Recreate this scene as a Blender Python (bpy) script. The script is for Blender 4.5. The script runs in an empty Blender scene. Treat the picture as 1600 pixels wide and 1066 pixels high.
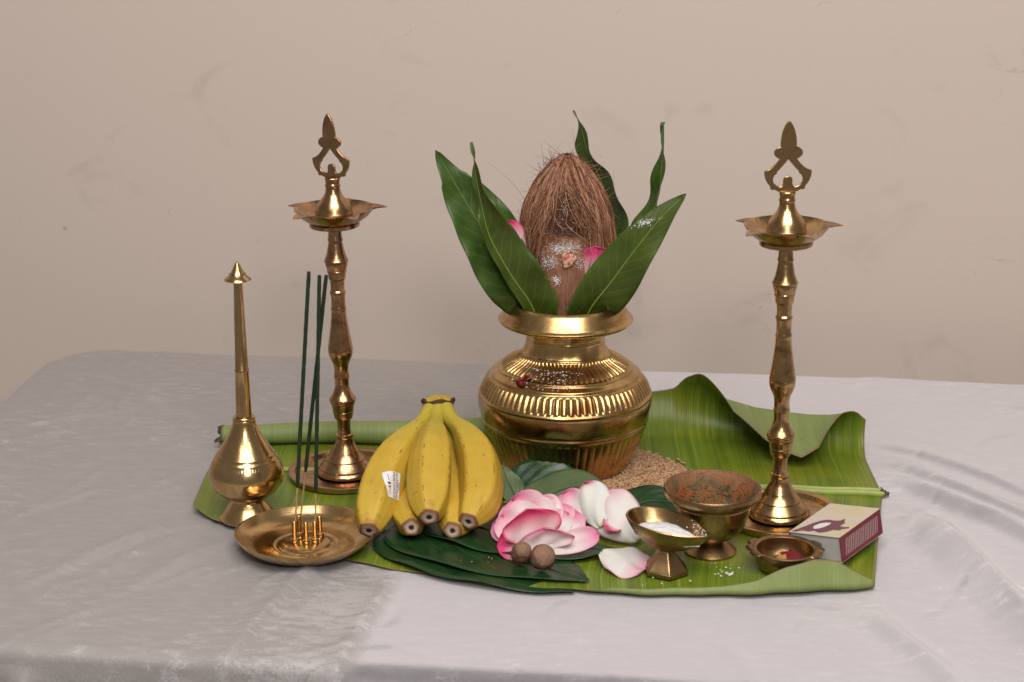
import bpy, bmesh, math, random
import numpy as np
from mathutils import Vector, Matrix, noise

R = math.radians
PI = math.pi
random.seed(7)
rng = np.random.default_rng(7)
sc = bpy.context.scene
COL = sc.collection

# ------------------------------------------------------------------ camera
cam_d = bpy.data.cameras.new('camera')
cam_d.sensor_width = 36.0
cam_d.lens = 65.0
cam_d.clip_start = 0.05
cam_d.clip_end = 50
cam = bpy.data.objects.new('camera', cam_d)
cam.location = (0.0, -1.634, 0.627)
cam.rotation_euler = (R(90 - 17), 0, 0)
COL.objects.link(cam)
sc.camera = cam
cam_d.dof.use_dof = True
cam_d.dof.focus_distance = 1.66
cam_d.dof.aperture_fstop = 9.0

# ------------------------------------------------------------------ world, lamps, exposure
w = bpy.data.worlds.new('World')
sc.world = w
w.use_nodes = True
w.node_tree.nodes['Background'].inputs[0].default_value = (1.0, 0.92, 0.86, 1)
w.node_tree.nodes['Background'].inputs[1].default_value = 0.19


def area_lamp(name, loc, target, sx, sy, power, col):
    d = bpy.data.lights.new(name, 'AREA')
    d.shape = 'RECTANGLE'
    d.size, d.size_y = sx, sy
    d.energy = power
    d.color = col
    o = bpy.data.objects.new(name, d)
    o.location = loc
    o.rotation_euler = (Vector(target) - Vector(loc)).to_track_quat('-Z', 'Y').to_euler()
    COL.objects.link(o)
    return o


# flash bounced off the ceiling above the table, and the flash head's own soft spill by the camera
area_lamp('ceiling_bounce_light', (0.12, -1.45, 2.05), (0.05, 0.10, 0.05), 1.9, 1.1, 51.5, (1.0, 0.945, 0.90))
area_lamp('camera_flash_light', (0.15, -1.75, 1.05), (0.05, 0.0, 0.15), 0.34, 0.26, 9.0, (1.0, 0.95, 0.90))

sc.view_settings.view_transform = 'Standard'
sc.view_settings.look = 'None'
sc.view_settings.exposure = 0.0
sc.view_settings.gamma = 1.0
sc.cycles.use_denoising = True
sc.cycles.max_bounces = 8
sc.cycles.caustics_reflective = False
sc.cycles.caustics_refractive = False


# ------------------------------------------------------------------ helpers
def link_mesh(name, me, mat=None, parent=None):
    o = bpy.data.objects.new(name, me)
    COL.objects.link(o)
    for m in (mat if isinstance(mat, (list, tuple)) else [mat]):
        if m is not None:
            me.materials.append(m)
    if parent is not None:
        o.parent = parent
    return o


def mesh(name, verts, faces, mat=None, parent=None, smooth=True, uv=None, sharp=None, thick=None, under=0):
    """one mesh object; uv = list of per-vertex (u, v)"""
    me = bpy.data.meshes.new(name)
    me.from_pydata([tuple(v) for v in verts], [], faces)
    if uv is not None:
        lay = me.uv_layers.new(name='UVMap')
        li = np.empty(len(me.loops), dtype=np.int32)
        me.loops.foreach_get('vertex_index', li)
        lay.data.foreach_set('uv', np.asarray(uv, dtype=np.float32)[li].ravel())
    me.polygons.foreach_set('use_smooth', [smooth] * len(me.polygons))
    if sharp is not None:
        me.set_sharp_from_angle(angle=R(sharp))
    me.update()
    o = link_mesh(name, me, mat, parent)
    if thick:
        md = o.modifiers.new('thickness', 'SOLIDIFY')
        md.thickness = thick
        md.offset = -1
        md.material_offset = under
    return o


def tag(o, label, cat, group=None, kind=None):
    if label:
        o['label'] = label
    if cat:
        o['category'] = cat
    if group:
        o['group'] = group
    if kind:
        o['kind'] = kind
    return o


def thing(name, label, cat, loc=(0, 0, 0), rot=(0, 0, 0), group=None):
    o = bpy.data.objects.new(name, None)
    o.empty_display_size = 0.02
    COL.objects.link(o)
    o.location = loc
    o.rotation_euler = rot
    return tag(o, label, cat, group)


def catmull(pts, n):
    """smooth curve through points (any dimension)"""
    P = [np.array(p, dtype=float) for p in pts]
    P = [2 * P[0] - P[1]] + P + [2 * P[-1] - P[-2]]
    out = []
    m = len(P) - 3
    for i in range(m):
        for k in range(n):
            t = k / n
            a, b, c, d = P[i], P[i + 1], P[i + 2], P[i + 3]
            out.append(0.5 * ((2 * b) + (-a + c) * t + (2 * a - 5 * b + 4 * c - d) * t * t + (-a + 3 * b - 3 * c + d) * t ** 3))
    out.append(P[-2])
    return out


def lathe(name, prof, n, mat, parent=None, fn=None, sharp=32, closed=False, caps=True):
    """revolve (r, z) points; fn(i, phi, r, z) -> (r, z) may shape the ring"""
    V, Fc = [], []
    m = len(prof)
    for i, (r, z) in enumerate(prof):
        for k in range(n):
            a = 2 * PI * k / n
            rr, zz = (r, z) if fn is None else fn(i, a, r, z)
            V.append((rr * math.cos(a), rr * math.sin(a), zz))
    for i in range(m - 1):
        for k in range(n):
            k2 = (k + 1) % n
            Fc.append((i * n + k, i * n + k2, (i + 1) * n + k2, (i + 1) * n + k))
    if not closed and not caps:
        pass
    elif not closed:
        if prof[0][0] > 1e-5:
            Fc.append(tuple(range(n - 1, -1, -1)))
        if prof[-1][0] > 1e-5:
            Fc.append(tuple((m - 1) * n + k for k in range(n)))
    else:
        for k in range(n):
            k2 = (k + 1) % n
            Fc.append(((m - 1) * n + k, (m - 1) * n + k2, k2, k))
    return mesh(name, V, Fc, mat, parent, True, None, sharp)


def tube_geo(path, radii, n=10, caps=True, squash=None):
    path = [Vector(p) for p in path]
    V, Fc = [], []
    up = Vector((0.3, 0.9, 0.31)).normalized()
    prev = None
    for i, p in enumerate(path):
        t = (path[min(i + 1, len(path) - 1)] - path[max(i - 1, 0)]).normalized()
        if prev is None:
            s = t.cross(up).normalized()
        else:
            s = (prev - t * prev.dot(t)).normalized()
        prev = s
        b = t.cross(s)
        r = radii[i] if hasattr(radii, '__len__') else radii
        for k in range(n):
            a = 2 * PI * k / n
            V.append(p + s * (r * math.cos(a)) + b * (r * math.sin(a) * (squash or 1)))
    for i in range(len(path) - 1):
        for k in range(n):
            k2 = (k + 1) % n
            Fc.append((i * n + k, i * n + k2, (i + 1) * n + k2, (i + 1) * n + k))
    if caps:
        Fc.append(tuple(range(n - 1, -1, -1)))
        Fc.append(tuple((len(path) - 1) * n + k for k in range(n)))
    return V, Fc


def tube(name, path, radii, n, mat, parent=None, squash=None, sharp=40):
    V, Fc = tube_geo(path, radii, n, True, squash)
    return mesh(name, V, Fc, mat, parent, True, None, sharp)


# ------------------------------------------------------------------ node material helper
class NT:
    def __init__(self, name):
        self.m = bpy.data.materials.new(name)
        self.m.use_nodes = True
        self.t = self.m.node_tree
        self.b = self.t.nodes['Principled BSDF']

    def n(self, typ, **kw):
        nd = self.t.nodes.new(typ)
        for k, v in kw.items():
            setattr(nd, k, v)
        return nd

    def l(self, a, b):
        self.t.links.new(a, b)

    def set(self, **kw):
        for k, v in kw.items():
            s = self.b.inputs[k.replace('_', ' ')]
            if isinstance(v, (int, float)):
                s.default_value = v
            elif isinstance(v, tuple):
                s.default_value = v if len(v) == 4 or s.type == 'VECTOR' else (*v, 1)
            else:
                self.l(v, s)
        return self

    def coord(self, which='Object', scale=None, rot=None):
        tc = self.n('ShaderNodeTexCoord')
        o = tc.outputs[which]
        if scale is not None or rot is not None:
            mp = self.n('ShaderNodeMapping')
            if scale is not None:
                mp.inputs['Scale'].default_value = scale
            if rot is not None:
                mp.inputs['Rotation'].default_value = rot
            self.l(o, mp.inputs['Vector'])
            o = mp.outputs[0]
        return o

    def noise(self, vec, scale, detail=4, rough=0.55, dist=0.0):
        nd = self.n('ShaderNodeTexNoise')
        nd.inputs['Scale'].default_value = scale
        nd.inputs['Detail'].default_value = detail
        nd.inputs['Roughness'].default_value = rough
        nd.inputs['Distortion'].default_value = dist
        self.l(vec, nd.inputs['Vector'])
        return nd.outputs['Fac']

    def vor(self, vec, scale, feature='F1', rnd=1.0):
        nd = self.n('ShaderNodeTexVoronoi', feature=feature)
        nd.inputs['Scale'].default_value = scale
        nd.inputs['Randomness'].default_value = rnd
        self.l(vec, nd.inputs['Vector'])
        return nd.outputs['Distance']

    def math(self, op, a, b=None, clamp=False):
        nd = self.n('ShaderNodeMath', operation=op, use_clamp=clamp)
        for i, x in enumerate((a, b)):
            if x is None:
                continue
            if isinstance(x, (int, float)):
                nd.inputs[i].default_value = x
            else:
                self.l(x, nd.inputs[i])
        return nd.outputs[0]

    def ramp(self, fac, stops, interp='LINEAR'):
        nd = self.n('ShaderNodeValToRGB')
        cr = nd.color_ramp
        cr.interpolation = interp
        while len(cr.elements) < len(stops):
            cr.elements.new(0.5)
        for e, (p, c) in zip(cr.elements, stops):
            e.position = p
            if isinstance(c, (int, float)):
                c = (c, c, c)
            e.color = (*c, 1)
        self.l(fac, nd.inputs['Fac'])
        return nd.outputs['Color']

    def mix(self, fac, a, b, blend='MIX'):
        nd = self.n('ShaderNodeMix', data_type='RGBA', blend_type=blend)
        for i, x in ((0, fac), (6, a), (7, b)):
            if isinstance(x, (int, float)):
                nd.inputs[i].default_value = x
            elif isinstance(x, tuple):
                nd.inputs[i].default_value = (*x, 1) if len(x) == 3 else x
            else:
                self.l(x, nd.inputs[i])
        return nd.outputs[2]

    def maprange(self, x, a, b, c, d):
        nd = self.n('ShaderNodeMapRange')
        for i, q in enumerate((a, b, c, d)):
            nd.inputs[i + 1].default_value = q
        self.l(x, nd.inputs[0])
        return nd.outputs[0]

    def bump(self, h, strength=0.3, dist=0.001, normal=None):
        nd = self.n('ShaderNodeBump')
        nd.inputs['Strength'].default_value = strength
        nd.inputs['Distance'].default_value = dist
        self.l(h, nd.inputs['Height'])
        if normal is not None:
            self.l(normal, nd.inputs['Normal'])
        return nd.outputs[0]

    def sep(self, vec):
        nd = self.n('ShaderNodeSeparateXYZ')
        self.l(vec, nd.inputs[0])
        return nd.outputs

    def comb(self, x, y, z):
        nd = self.n('ShaderNodeCombineXYZ')
        for i, q in enumerate((x, y, z)):
            if isinstance(q, (int, float)):
                nd.inputs[i].default_value = q
            else:
                self.l(q, nd.inputs[i])
        return nd.outputs[0]


def brass(name, light, dark, rough=0.26, aniso=0.55, patina=0.5, scale=60, turned=900, stain=None):
    """polished and handled brass: tarnish blotches, turning lines, smears"""
    k = NT(name)
    ob = k.coord('Object')
    blot = k.noise(ob, scale, 6, 0.62, 0.6)
    fac = k.maprange(blot, 0.38, 0.68, 0.0, patina)
    col = k.mix(fac, light, dark)
    fine = k.noise(ob, scale * 9, 3, 0.7)
    spots = k.maprange(fine, 0.62, 0.74, 0.0, 0.55)
    col = k.mix(spots, col, tuple(c * 0.55 for c in dark))
    if stain:
        sfac = k.maprange(k.noise(ob, scale * 0.55, 3, 0.5, 1.2), 0.52, 0.66, 0.0, 0.7)
        col = k.mix(sfac, col, stain)
    ro = k.math('ADD', k.maprange(blot, 0.3, 0.75, rough * 0.75, rough * 1.5), k.math('MULTIPLY', spots, 0.2))
    z = k.sep(ob)[2]
    lines = k.noise(k.comb(0.0, 0.0, z), turned, 2, 0.6)
    dents = k.noise(ob, scale * 1.3, 2, 0.5)
    nrm = k.bump(lines, 0.10, 0.0006)
    nrm = k.bump(dents, 0.12, 0.002, nrm)
    k.set(Base_Color=col, Metallic=1.0, Roughness=ro, Normal=nrm)
    if aniso:
        tg = k.n('ShaderNodeTangent', direction_type='RADIAL', axis='Z')
        k.set(Anisotropic=aniso)
        k.l(tg.outputs[0], k.b.inputs['Tangent'])
    return k.m


M = {}
M['brass_pot'] = brass('brass_pot', (0.62, 0.425, 0.185), (0.38, 0.215, 0.085), 0.25, 0.0, 0.9, 38, 700, (0.30, 0.13, 0.045))
M['brass_lamp'] = brass('brass_lamp', (0.58, 0.38, 0.18), (0.30, 0.17, 0.08), 0.22, 0.0, 0.7, 70, 900, (0.20, 0.115, 0.055))
M['brass_lamp_copper'] = brass('brass_lamp_copper', (0.54, 0.34, 0.18), (0.28, 0.155, 0.08), 0.22, 0.0, 0.8, 70, 900, (0.26, 0.115, 0.06))
M['brass_bright'] = brass('brass_bright', (0.64, 0.44, 0.21), (0.42, 0.25, 0.11), 0.19, 0.0, 0.7, 60, 900)
M['brass_tray'] = brass('brass_tray', (0.66, 0.46, 0.22), (0.42, 0.26, 0.11), 0.22, 0.0, 0.95, 55, 900)
M['brass_aged'] = brass('brass_aged', (0.42, 0.28, 0.13), (0.18, 0.105, 0.055), 0.30, 0.0, 0.85, 70, 1100)


def plain(name, col, rough=0.5, nscale=200, var=0.15, bump=0.15, bdist=0.0004, spec=0.4, sss=0.0):
    k = NT(name)
    ob = k.coord('Object')
    f = k.noise(ob, nscale, 4)
    c = k.mix(f, tuple(x * (1 - var) for x in col), tuple(min(1, x * (1 + var)) for x in col))
    k.set(Base_Color=c, Roughness=rough, Normal=k.bump(f, bump, bdist), Specular_IOR_Level=spec)
    if sss:
        k.set(Subsurface_Weight=sss, Subsurface_Scale=0.004)
    return k.m


# wall paint: matt cream, faint roller unevenness, a few smudges and hairline scratches
def wall_mat():
    k = NT('wall_paint')
    ob = k.coord('Object')
    broad = k.noise(ob, 1.6, 4, 0.5)
    col = k.mix(broad, (0.620, 0.530, 0.468), (0.650, 0.556, 0.494))
    # small dark specks
    vd = k.vor(ob, 9.0)
    spk = k.maprange(vd, 0.018, 0.034, 1.0, 0.0)
    gate = k.maprange(k.noise(ob, 5.0, 1), 0.48, 0.58, 0.0, 0.5)
    col = k.mix(k.math('MULTIPLY', spk, gate), col, (0.30, 0.24, 0.20))
    # soft smudges
    sm = k.maprange(k.noise(ob, 11.0, 3, 0.6, 0.8), 0.62, 0.78, 0.0, 0.40)
    col = k.mix(sm, col, (0.46, 0.38, 0.33))
    # hairline scratches
    sv = k.coord('Object', (1.0, 1.0, 2.6), (0, 0.5, 0))
    ln = k.noise(sv, 7.0, 2, 0.5, 2.2)
    hair = k.maprange(k.math('ABSOLUTE', k.math('SUBTRACT', ln, 0.5)), 0.0, 0.0022, 1.0, 0.0)
    hg = k.maprange(k.noise(ob, 6.0, 2), 0.54, 0.62, 0.0, 0.55)
    col = k.mix(k.math('MULTIPLY', hair, hg), col, (0.35, 0.28, 0.24))
    h = k.noise(ob, 220, 3, 0.6)
    k.set(Base_Color=col, Roughness=0.62, Specular_IOR_Level=0.25, Normal=k.bump(h, 0.12, 0.0008))
    return k.m


M['wall'] = wall_mat()


# crushed satin: silky, its nap brushed one way on part of the cloth and another way elsewhere
def cloth_mat():
    k = NT('crushed_satin')
    ob = k.coord('Object')
    st = k.coord('Object', (1.0, 3.2, 1.0), (0, 0, R(-52)))
    crush = k.noise(st, 42, 6, 0.70, 0.5)
    fine = k.noise(st, 420, 4, 0.7, 0.3)
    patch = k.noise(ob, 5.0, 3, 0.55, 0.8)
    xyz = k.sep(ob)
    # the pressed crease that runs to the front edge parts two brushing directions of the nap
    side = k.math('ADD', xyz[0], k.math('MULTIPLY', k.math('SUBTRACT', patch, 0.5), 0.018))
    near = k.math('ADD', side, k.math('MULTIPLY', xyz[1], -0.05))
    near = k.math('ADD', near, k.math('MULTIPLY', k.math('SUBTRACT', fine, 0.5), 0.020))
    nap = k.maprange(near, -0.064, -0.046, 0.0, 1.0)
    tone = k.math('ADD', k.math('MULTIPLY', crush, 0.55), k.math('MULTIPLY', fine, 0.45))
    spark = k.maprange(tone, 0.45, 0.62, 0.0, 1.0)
    # zone just left of the crease where the painted glints gather
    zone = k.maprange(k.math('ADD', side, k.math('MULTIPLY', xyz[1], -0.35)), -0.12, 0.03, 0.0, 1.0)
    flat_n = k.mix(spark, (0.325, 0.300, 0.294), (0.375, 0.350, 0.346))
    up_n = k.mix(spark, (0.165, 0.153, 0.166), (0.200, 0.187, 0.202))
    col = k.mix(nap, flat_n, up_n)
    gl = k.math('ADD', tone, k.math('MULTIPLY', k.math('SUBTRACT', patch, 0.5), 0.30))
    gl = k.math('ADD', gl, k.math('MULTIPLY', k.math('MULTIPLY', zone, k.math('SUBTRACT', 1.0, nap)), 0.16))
    painted_glint = k.maprange(gl, 0.575, 0.645, 0.0, 1.0)
    col = k.mix(k.math('MULTIPLY', painted_glint, 0.55), col, (0.55, 0.53, 0.54))  # pale glints of the satin painted into the base colour
    dirt = k.maprange(k.noise(ob, 60, 4, 0.65), 0.68, 0.76, 0.0, 0.35)
    col = k.mix(dirt, col, (0.28, 0.26, 0.255))
    nrm = k.bump(crush, 0.12, 0.004)
    nrm = k.bump(fine, 0.55, 0.0008, nrm)
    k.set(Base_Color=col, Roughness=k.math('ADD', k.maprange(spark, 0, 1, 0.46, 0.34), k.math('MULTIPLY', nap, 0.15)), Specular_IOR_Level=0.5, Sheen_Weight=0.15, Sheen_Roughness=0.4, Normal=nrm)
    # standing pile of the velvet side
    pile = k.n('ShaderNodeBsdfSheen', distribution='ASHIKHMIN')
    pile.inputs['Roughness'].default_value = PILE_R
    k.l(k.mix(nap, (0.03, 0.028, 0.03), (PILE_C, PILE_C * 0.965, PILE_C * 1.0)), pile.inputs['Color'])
    k.l(nrm, pile.inputs['Normal'])
    add = k.n('ShaderNodeAddShader')
    k.l(k.b.outputs[0], add.inputs[0])
    k.l(pile.outputs[0], add.inputs[1])
    k.l(add.outputs[0], k.t.nodes['Material Output'].inputs['Surface'])
    return k.m


PILE_R, PILE_C = 0.78, 0.68
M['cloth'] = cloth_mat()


# banana leaf: fine ribs run across it from the midrib to the edge (u = along the leaf)
def banana_leaf_mat(name, dark, light, yellow, rough, ribs=1.0):
    k = NT(name)
    uv = k.sep(k.coord('UV'))
    ob = k.coord('Object')
    stripe = k.noise(k.comb(k.math('MULTIPLY', uv[0], 95.0), k.math('MULTIPLY', uv[1], 1.4), 0.0), 1.0, 3, 0.6)
    thin = k.noise(k.comb(k.math('MULTIPLY', uv[0], 420.0), k.math('MULTIPLY', uv[1], 2.0), 0.0), 1.0, 2, 0.5)
    col = k.mix(k.maprange(stripe, 0.35, 0.68, 0, 1), dark, light)
    col = k.mix(k.maprange(k.noise(ob, 13, 3, 0.5, 0.5), 0.45, 0.72, 0, 0.75), col, yellow)
    rib = k.maprange(thin, 0.56, 0.70, 0.0, 0.65 * ribs)
    col = k.mix(rib, col, tuple(min(1, c * 1.6 + 0.02) for c in light))
    spot = k.maprange(k.noise(ob, 90, 4, 0.6), 0.66, 0.76, 0, 0.5)
    col = k.mix(spot, col, (0.10, 0.10, 0.03))
    # dried brown rim of the blade
    ev = k.math('ABSOLUTE', k.math('SUBTRACT', k.math('MULTIPLY', uv[1], 2.0), 1.0))
    en = k.math('ADD', ev, k.math('MULTIPLY', k.math('SUBTRACT', stripe, 0.5), 0.012))
    rim = k.maprange(en, 0.975, 0.992, 0.0, 0.85)
    eu = k.math('ABSOLUTE', k.math('SUBTRACT', k.math('MULTIPLY', uv[0], 2.0), 1.0))
    rim2 = k.maprange(eu, 0.992, 0.998, 0.0, 0.8)
    col = k.mix(k.math('MAXIMUM', rim, rim2), col, (0.20, 0.13, 0.07))
    nrm = k.bump(stripe, 0.35, 0.0012)
    nrm = k.bump(thin, 0.45, 0.0005, nrm)
    k.set(Base_Color=col, Roughness=rough, Specular_IOR_Level=0.45, Normal=nrm,
          Transmission_Weight=0.0)
    return k.m


M['bleaf_top'] = banana_leaf_mat('banana_leaf_top', (0.092, 0.150, 0.010), (0.165, 0.232, 0.020), (0.240, 0.236, 0.018), 0.40)
M['bleaf_under'] = banana_leaf_mat('banana_leaf_under', (0.185, 0.240, 0.075), (0.225, 0.280, 0.095), (0.22, 0.26, 0.08), 0.58, 0.4)
M['midrib'] = plain('leaf_midrib', (0.34, 0.40, 0.10), 0.5, 120, 0.2)
M['dry'] = plain('dry_leaf', (0.10, 0.085, 0.055), 0.8, 260, 0.5, 0.6, 0.002)


def leaf_mat(name, dark, light, vein, rough=0.36, nveins=15.0, slope=0.16):
    k = NT(name)
    uv = k.sep(k.coord('UV'))
    ob = k.coord('Object')
    av = k.math('ABSOLUTE', k.math('SUBTRACT', k.math('MULTIPLY', uv[1], 2.0), 1.0))
    wob = k.math('MULTIPLY', k.math('SUBTRACT', k.noise(ob, 60, 2), 0.5), 0.5)
    ph = k.math('FRACT', k.math('ADD', k.math('MULTIPLY', k.math('SUBTRACT', uv[0], k.math('MULTIPLY', av, slope)), nveins), wob))
    dv = k.math('ABSOLUTE', k.math('SUBTRACT', ph, 0.5))
    line = k.maprange(dv, 0.0, 0.065, 0.55, 0.0)
    line = k.math('MULTIPLY', line, k.maprange(av, 0.55, 1.0, 1.0, 0.15))
    f = k.noise(ob, 55, 4, 0.55, 0.4)
    col = k.mix(k.maprange(f, 0.3, 0.7, 0, 1), dark, light)
    col = k.mix(line, col, vein)
    edge = k.maprange(av, 0.955, 1.0, 0.0, 0.6)
    col = k.mix(edge, col, tuple(min(1, c * 1.5) for c in light))
    sp = k.maprange(k.noise(ob, 210, 3, 0.6), 0.70, 0.76, 0, 0.6)
    col = k.mix(sp, col, (0.08, 0.06, 0.03))
    quilt = k.math('ADD', k.math('MULTIPLY', dv, 0.8), k.math('MULTIPLY', f, 0.6))
    nrm = k.bump(quilt, 0.40, 0.0010)
    k.set(Base_Color=col, Roughness=k.maprange(f, 0.3, 0.7, rough * 0.85, rough * 1.25), Specular_IOR_Level=0.5, Normal=nrm)
    return k.m


M['mango_top'] = leaf_mat('mango_leaf_top', (0.029, 0.064, 0.008), (0.052, 0.100, 0.014), (0.11, 0.18, 0.035))
M['mango_under'] = leaf_mat('mango_leaf_under', (0.055, 0.105, 0.03), (0.075, 0.13, 0.042), (0.15, 0.19, 0.07), 0.5)
M['mango_olive'] = leaf_mat('mango_leaf_olive', (0.040, 0.066, 0.007), (0.062, 0.094, 0.011), (0.12, 0.16, 0.03), 0.34)
M['mango_rib'] = plain('mango_midrib', (0.20, 0.26, 0.05), 0.5, 200)
M['betel_top'] = leaf_mat('betel_leaf_top', (0.008, 0.032, 0.010), (0.016, 0.055, 0.014), (0.05, 0.10, 0.03), 0.30, 5.0, 0.5)
M['betel_under'] = leaf_mat('betel_leaf_under', (0.07, 0.11, 0.045), (0.09, 0.135, 0.055), (0.12, 0.16, 0.07), 0.52, 5.0, 0.5)
M['betel_rib'] = plain('betel_midrib', (0.06, 0.105, 0.03), 0.5, 200)


# ------------------------------------------------------------------ the setting: wall and tablecloth
YAW = R(-6.8)
wm = mesh('wall', [(-2.6, 0, -0.75), (2.6, 0, -0.75), (2.6, 0, 1.9), (-2.6, 0, 1.9)], [(0, 1, 2, 3)], M['wall'], None, False)
wm.rotation_euler = (0, 0, YAW)
wm.location = (0.0, 0.47, 0)
wm['kind'] = 'structure'


def seg_dist(X, Y, ax, ay, bx, by):
    dx, dy = bx - ax, by - ay
    L2 = dx * dx + dy * dy
    t = np.clip(((X - ax) * dx + (Y - ay) * dy) / L2, 0, 1)
    px, py = X - (ax + t * dx), Y - (ay + t * dy)
    side = ((X - ax) * dy - (Y - ay) * dx) / math.sqrt(L2)
    return np.sqrt(px * px + py * py), t, side


def build_cloth():
    x0, x1, y0, y1, rc, re = -0.552, 0.98, -0.404, 0.324, 0.06, 0.009
    drop = 0.30
    xs = np.concatenate([np.linspace(x0 - drop, x0 - 0.03, 30), np.linspace(x0 - 0.028, 0.66, 420), np.linspace(0.67, x1 + drop, 40)])
    ys = np.concatenate([np.linspace(y0 - drop, y0 - 0.05, 30), np.linspace(y0 - 0.048, y1 + 0.03, 290), np.linspace(y1 + 0.035, y1 + drop, 20)])
    X, Y = np.meshgrid(xs, ys)
    cx, cy, hx, hy = (x0 + x1) / 2, (y0 + y1) / 2, (x1 - x0) / 2, (y1 - y0) / 2
    qx, qy = np.abs(X - cx) - (hx - rc), np.abs(Y - cy) - (hy - rc)
    mx, my = np.maximum(qx, 0), np.maximum(qy, 0)
    ln = np.sqrt(mx * mx + my * my)
    d = ln + np.minimum(np.maximum(qx, qy), 0) - rc
    nx = np.where(ln > 1e-9, mx / np.maximum(ln, 1e-9), 0) * np.sign(X - cx)
    ny = np.where(ln > 1e-9, my / np.maximum(ln, 1e-9), 0) * np.sign(Y - cy)
    dp = np.maximum(d, 0)
    a = np.minimum(dp / re, PI / 2)
    out = re * np.sin(a)
    zz = -re * (1 - np.cos(a)) - np.maximum(0, dp - re * PI / 2)
    along = X * np.abs(ny) + Y * np.abs(nx)
    hang = np.clip((dp - 0.035) / 0.2, 0, 1)
    out = out + hang * (0.014 * np.sin(along * 31 + 1.3 * np.sin(along * 9)) + 0.012)
    PX = X - nx * dp + nx * out
    PY = Y - ny * dp + ny * out
    Z = zz
    # folds and creases pressed into the cloth: (ax, ay, bx, by, height, width), table coordinates
    flat = np.clip(1 - dp / 0.03, 0, 1)
    folds = [
        ([(0.3326, 0.1469), (0.3679, 0.1302), (0.4117, 0.0987), (0.4783, 0.045), (0.56, -0.02)], 0.0020, 0.014, 0.024),
        ([(0.3293, 0.1215), (0.3735, 0.0982), (0.4039, 0.0741), (0.4421, 0.0369), (0.4721, 0.0004), (0.56, -0.09)], 0.0055, 0.0055, 0.022),
        ([(0.3289, 0.0763), (0.3646, 0.054), (0.3978, 0.0132), (0.4346, -0.0251), (0.4641, -0.0556), (0.55, -0.14)], 0.0085, 0.0050, 0.014),
        ([(0.3276, 0.0377), (0.3709, 0.0027), (0.4056, -0.0355), (0.4387, -0.072), (0.4576, -0.102), (0.52, -0.19)], 0.0120, 0.0080, 0.014),
        ([(0.3422, -0.0361), (0.361, -0.0545), (0.3762, -0.0794), (0.3922, -0.1161), (0.4143, -0.1914), (0.4368, -0.2492), (0.47, -0.33)], 0.0060, 0.0045, 0.010),
        ([(0.3292, -0.0703), (0.3695, -0.0998), (0.3842, -0.1234), (0.3989, -0.1641), (0.4185, -0.23), (0.4338, -0.2704), (0.46, -0.35)], 0.0215, 0.0165, 0.012),
        ([(0.3111, -0.2535), (0.3202, -0.284), (0.3333, -0.3127), (0.3513, -0.3492), (0.3682, -0.3863), (0.38, -0.45)], 0.0085, 0.0110, 0.011),
        ([(0.20, -0.33), (0.215, -0.37), (0.225, -0.42)], 0.0022, 0.008, 0.010),
        ([(-0.3685, 0.1103), (-0.3354, 0.0896), (-0.2974, 0.0605)], 0.0045, 0.004, 0.012),
        ([(-0.36, -0.30), (-0.3273, -0.2521), (-0.3054, -0.2086), (-0.2815, -0.1663)], 0.0052, 0.0045, 0.013),
        ([(-0.275, -0.31), (-0.2532, -0.2598), (-0.2387, -0.2247), (-0.2198, -0.1914)], 0.0050, 0.005, 0.012),
        ([(-0.32, -0.41), (-0.3034, -0.3724), (-0.2903, -0.3359), (-0.2736, -0.2816)], 0.0018, 0.006, 0.012),
        ([(-0.170, -0.46), (-0.1629, -0.4079), (-0.1566, -0.3606), (-0.1482, -0.3009), (-0.1396, -0.2363)], 0.0062, 0.0040, 0.012),
        ([(-0.082, -0.46), (-0.0803, -0.4059), (-0.0758, -0.3621), (-0.0719, -0.304), (-0.0657, -0.24)], 0.0052, 0.0040, 0.011),
        ([(-0.45, 0.10), (-0.40, 0.18), (-0.36, 0.25)], 0.0016, 0.006, 0.016), ([(-0.52, -0.06), (-0.42, 0.02), (-0.34, 0.05)], 0.0014, 0.007, 0.018),
        ([(-0.075, 0.33), (-0.072, 0.25), (-0.068, 0.16)], 0.0014, 0.005, 0.010),
        ([(0.055, -0.46), (0.052, -0.38), (0.05, -0.31)], 0.0012, 0.005, 0.006), ([(0.125, -0.46), (0.12, -0.40), (0.118, -0.33)], 0.0010, 0.005, 0.006),
        ([(-0.33, -0.55), (-0.325, -0.47), (-0.32, -0.42)], 0.006, 0.010, 0.016), ([(-0.20, -0.58), (-0.20, -0.48), (-0.19, -0.425)], 0.005, 0.010, 0.016),
    ]
    H = np.zeros_like(X)
    for pts, hh, wf, wb in folds:
        best = np.full(X.shape, 1e9)
        bside = np.zeros_like(X)
        bt = np.zeros_like(X)
        m = len(pts) - 1
        for q in range(m):
            (ax, ay), (bx, by) = pts[q], pts[q + 1]
            dd, t, side = seg_dist(X, Y, ax, ay, bx, by)
            hit = dd < best
            best = np.where(hit, dd, best)
            bside = np.where(hit, side, bside)
            bt = np.where(hit, (q + t) / m, bt)
        wd = np.where(bside > 0, wf, wb) * (1 + 0.2 * np.sin(bt * 8 + hh * 900))
        prof = np.exp(-np.abs(best / wd) ** 1.7)
        H += hh * prof * np.sin(PI * np.clip(bt, 0.04, 0.97)) ** 0.6
    # fine creases of crumpled satin, mostly running from back right to front left
    rc_ = random.Random(21)
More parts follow.
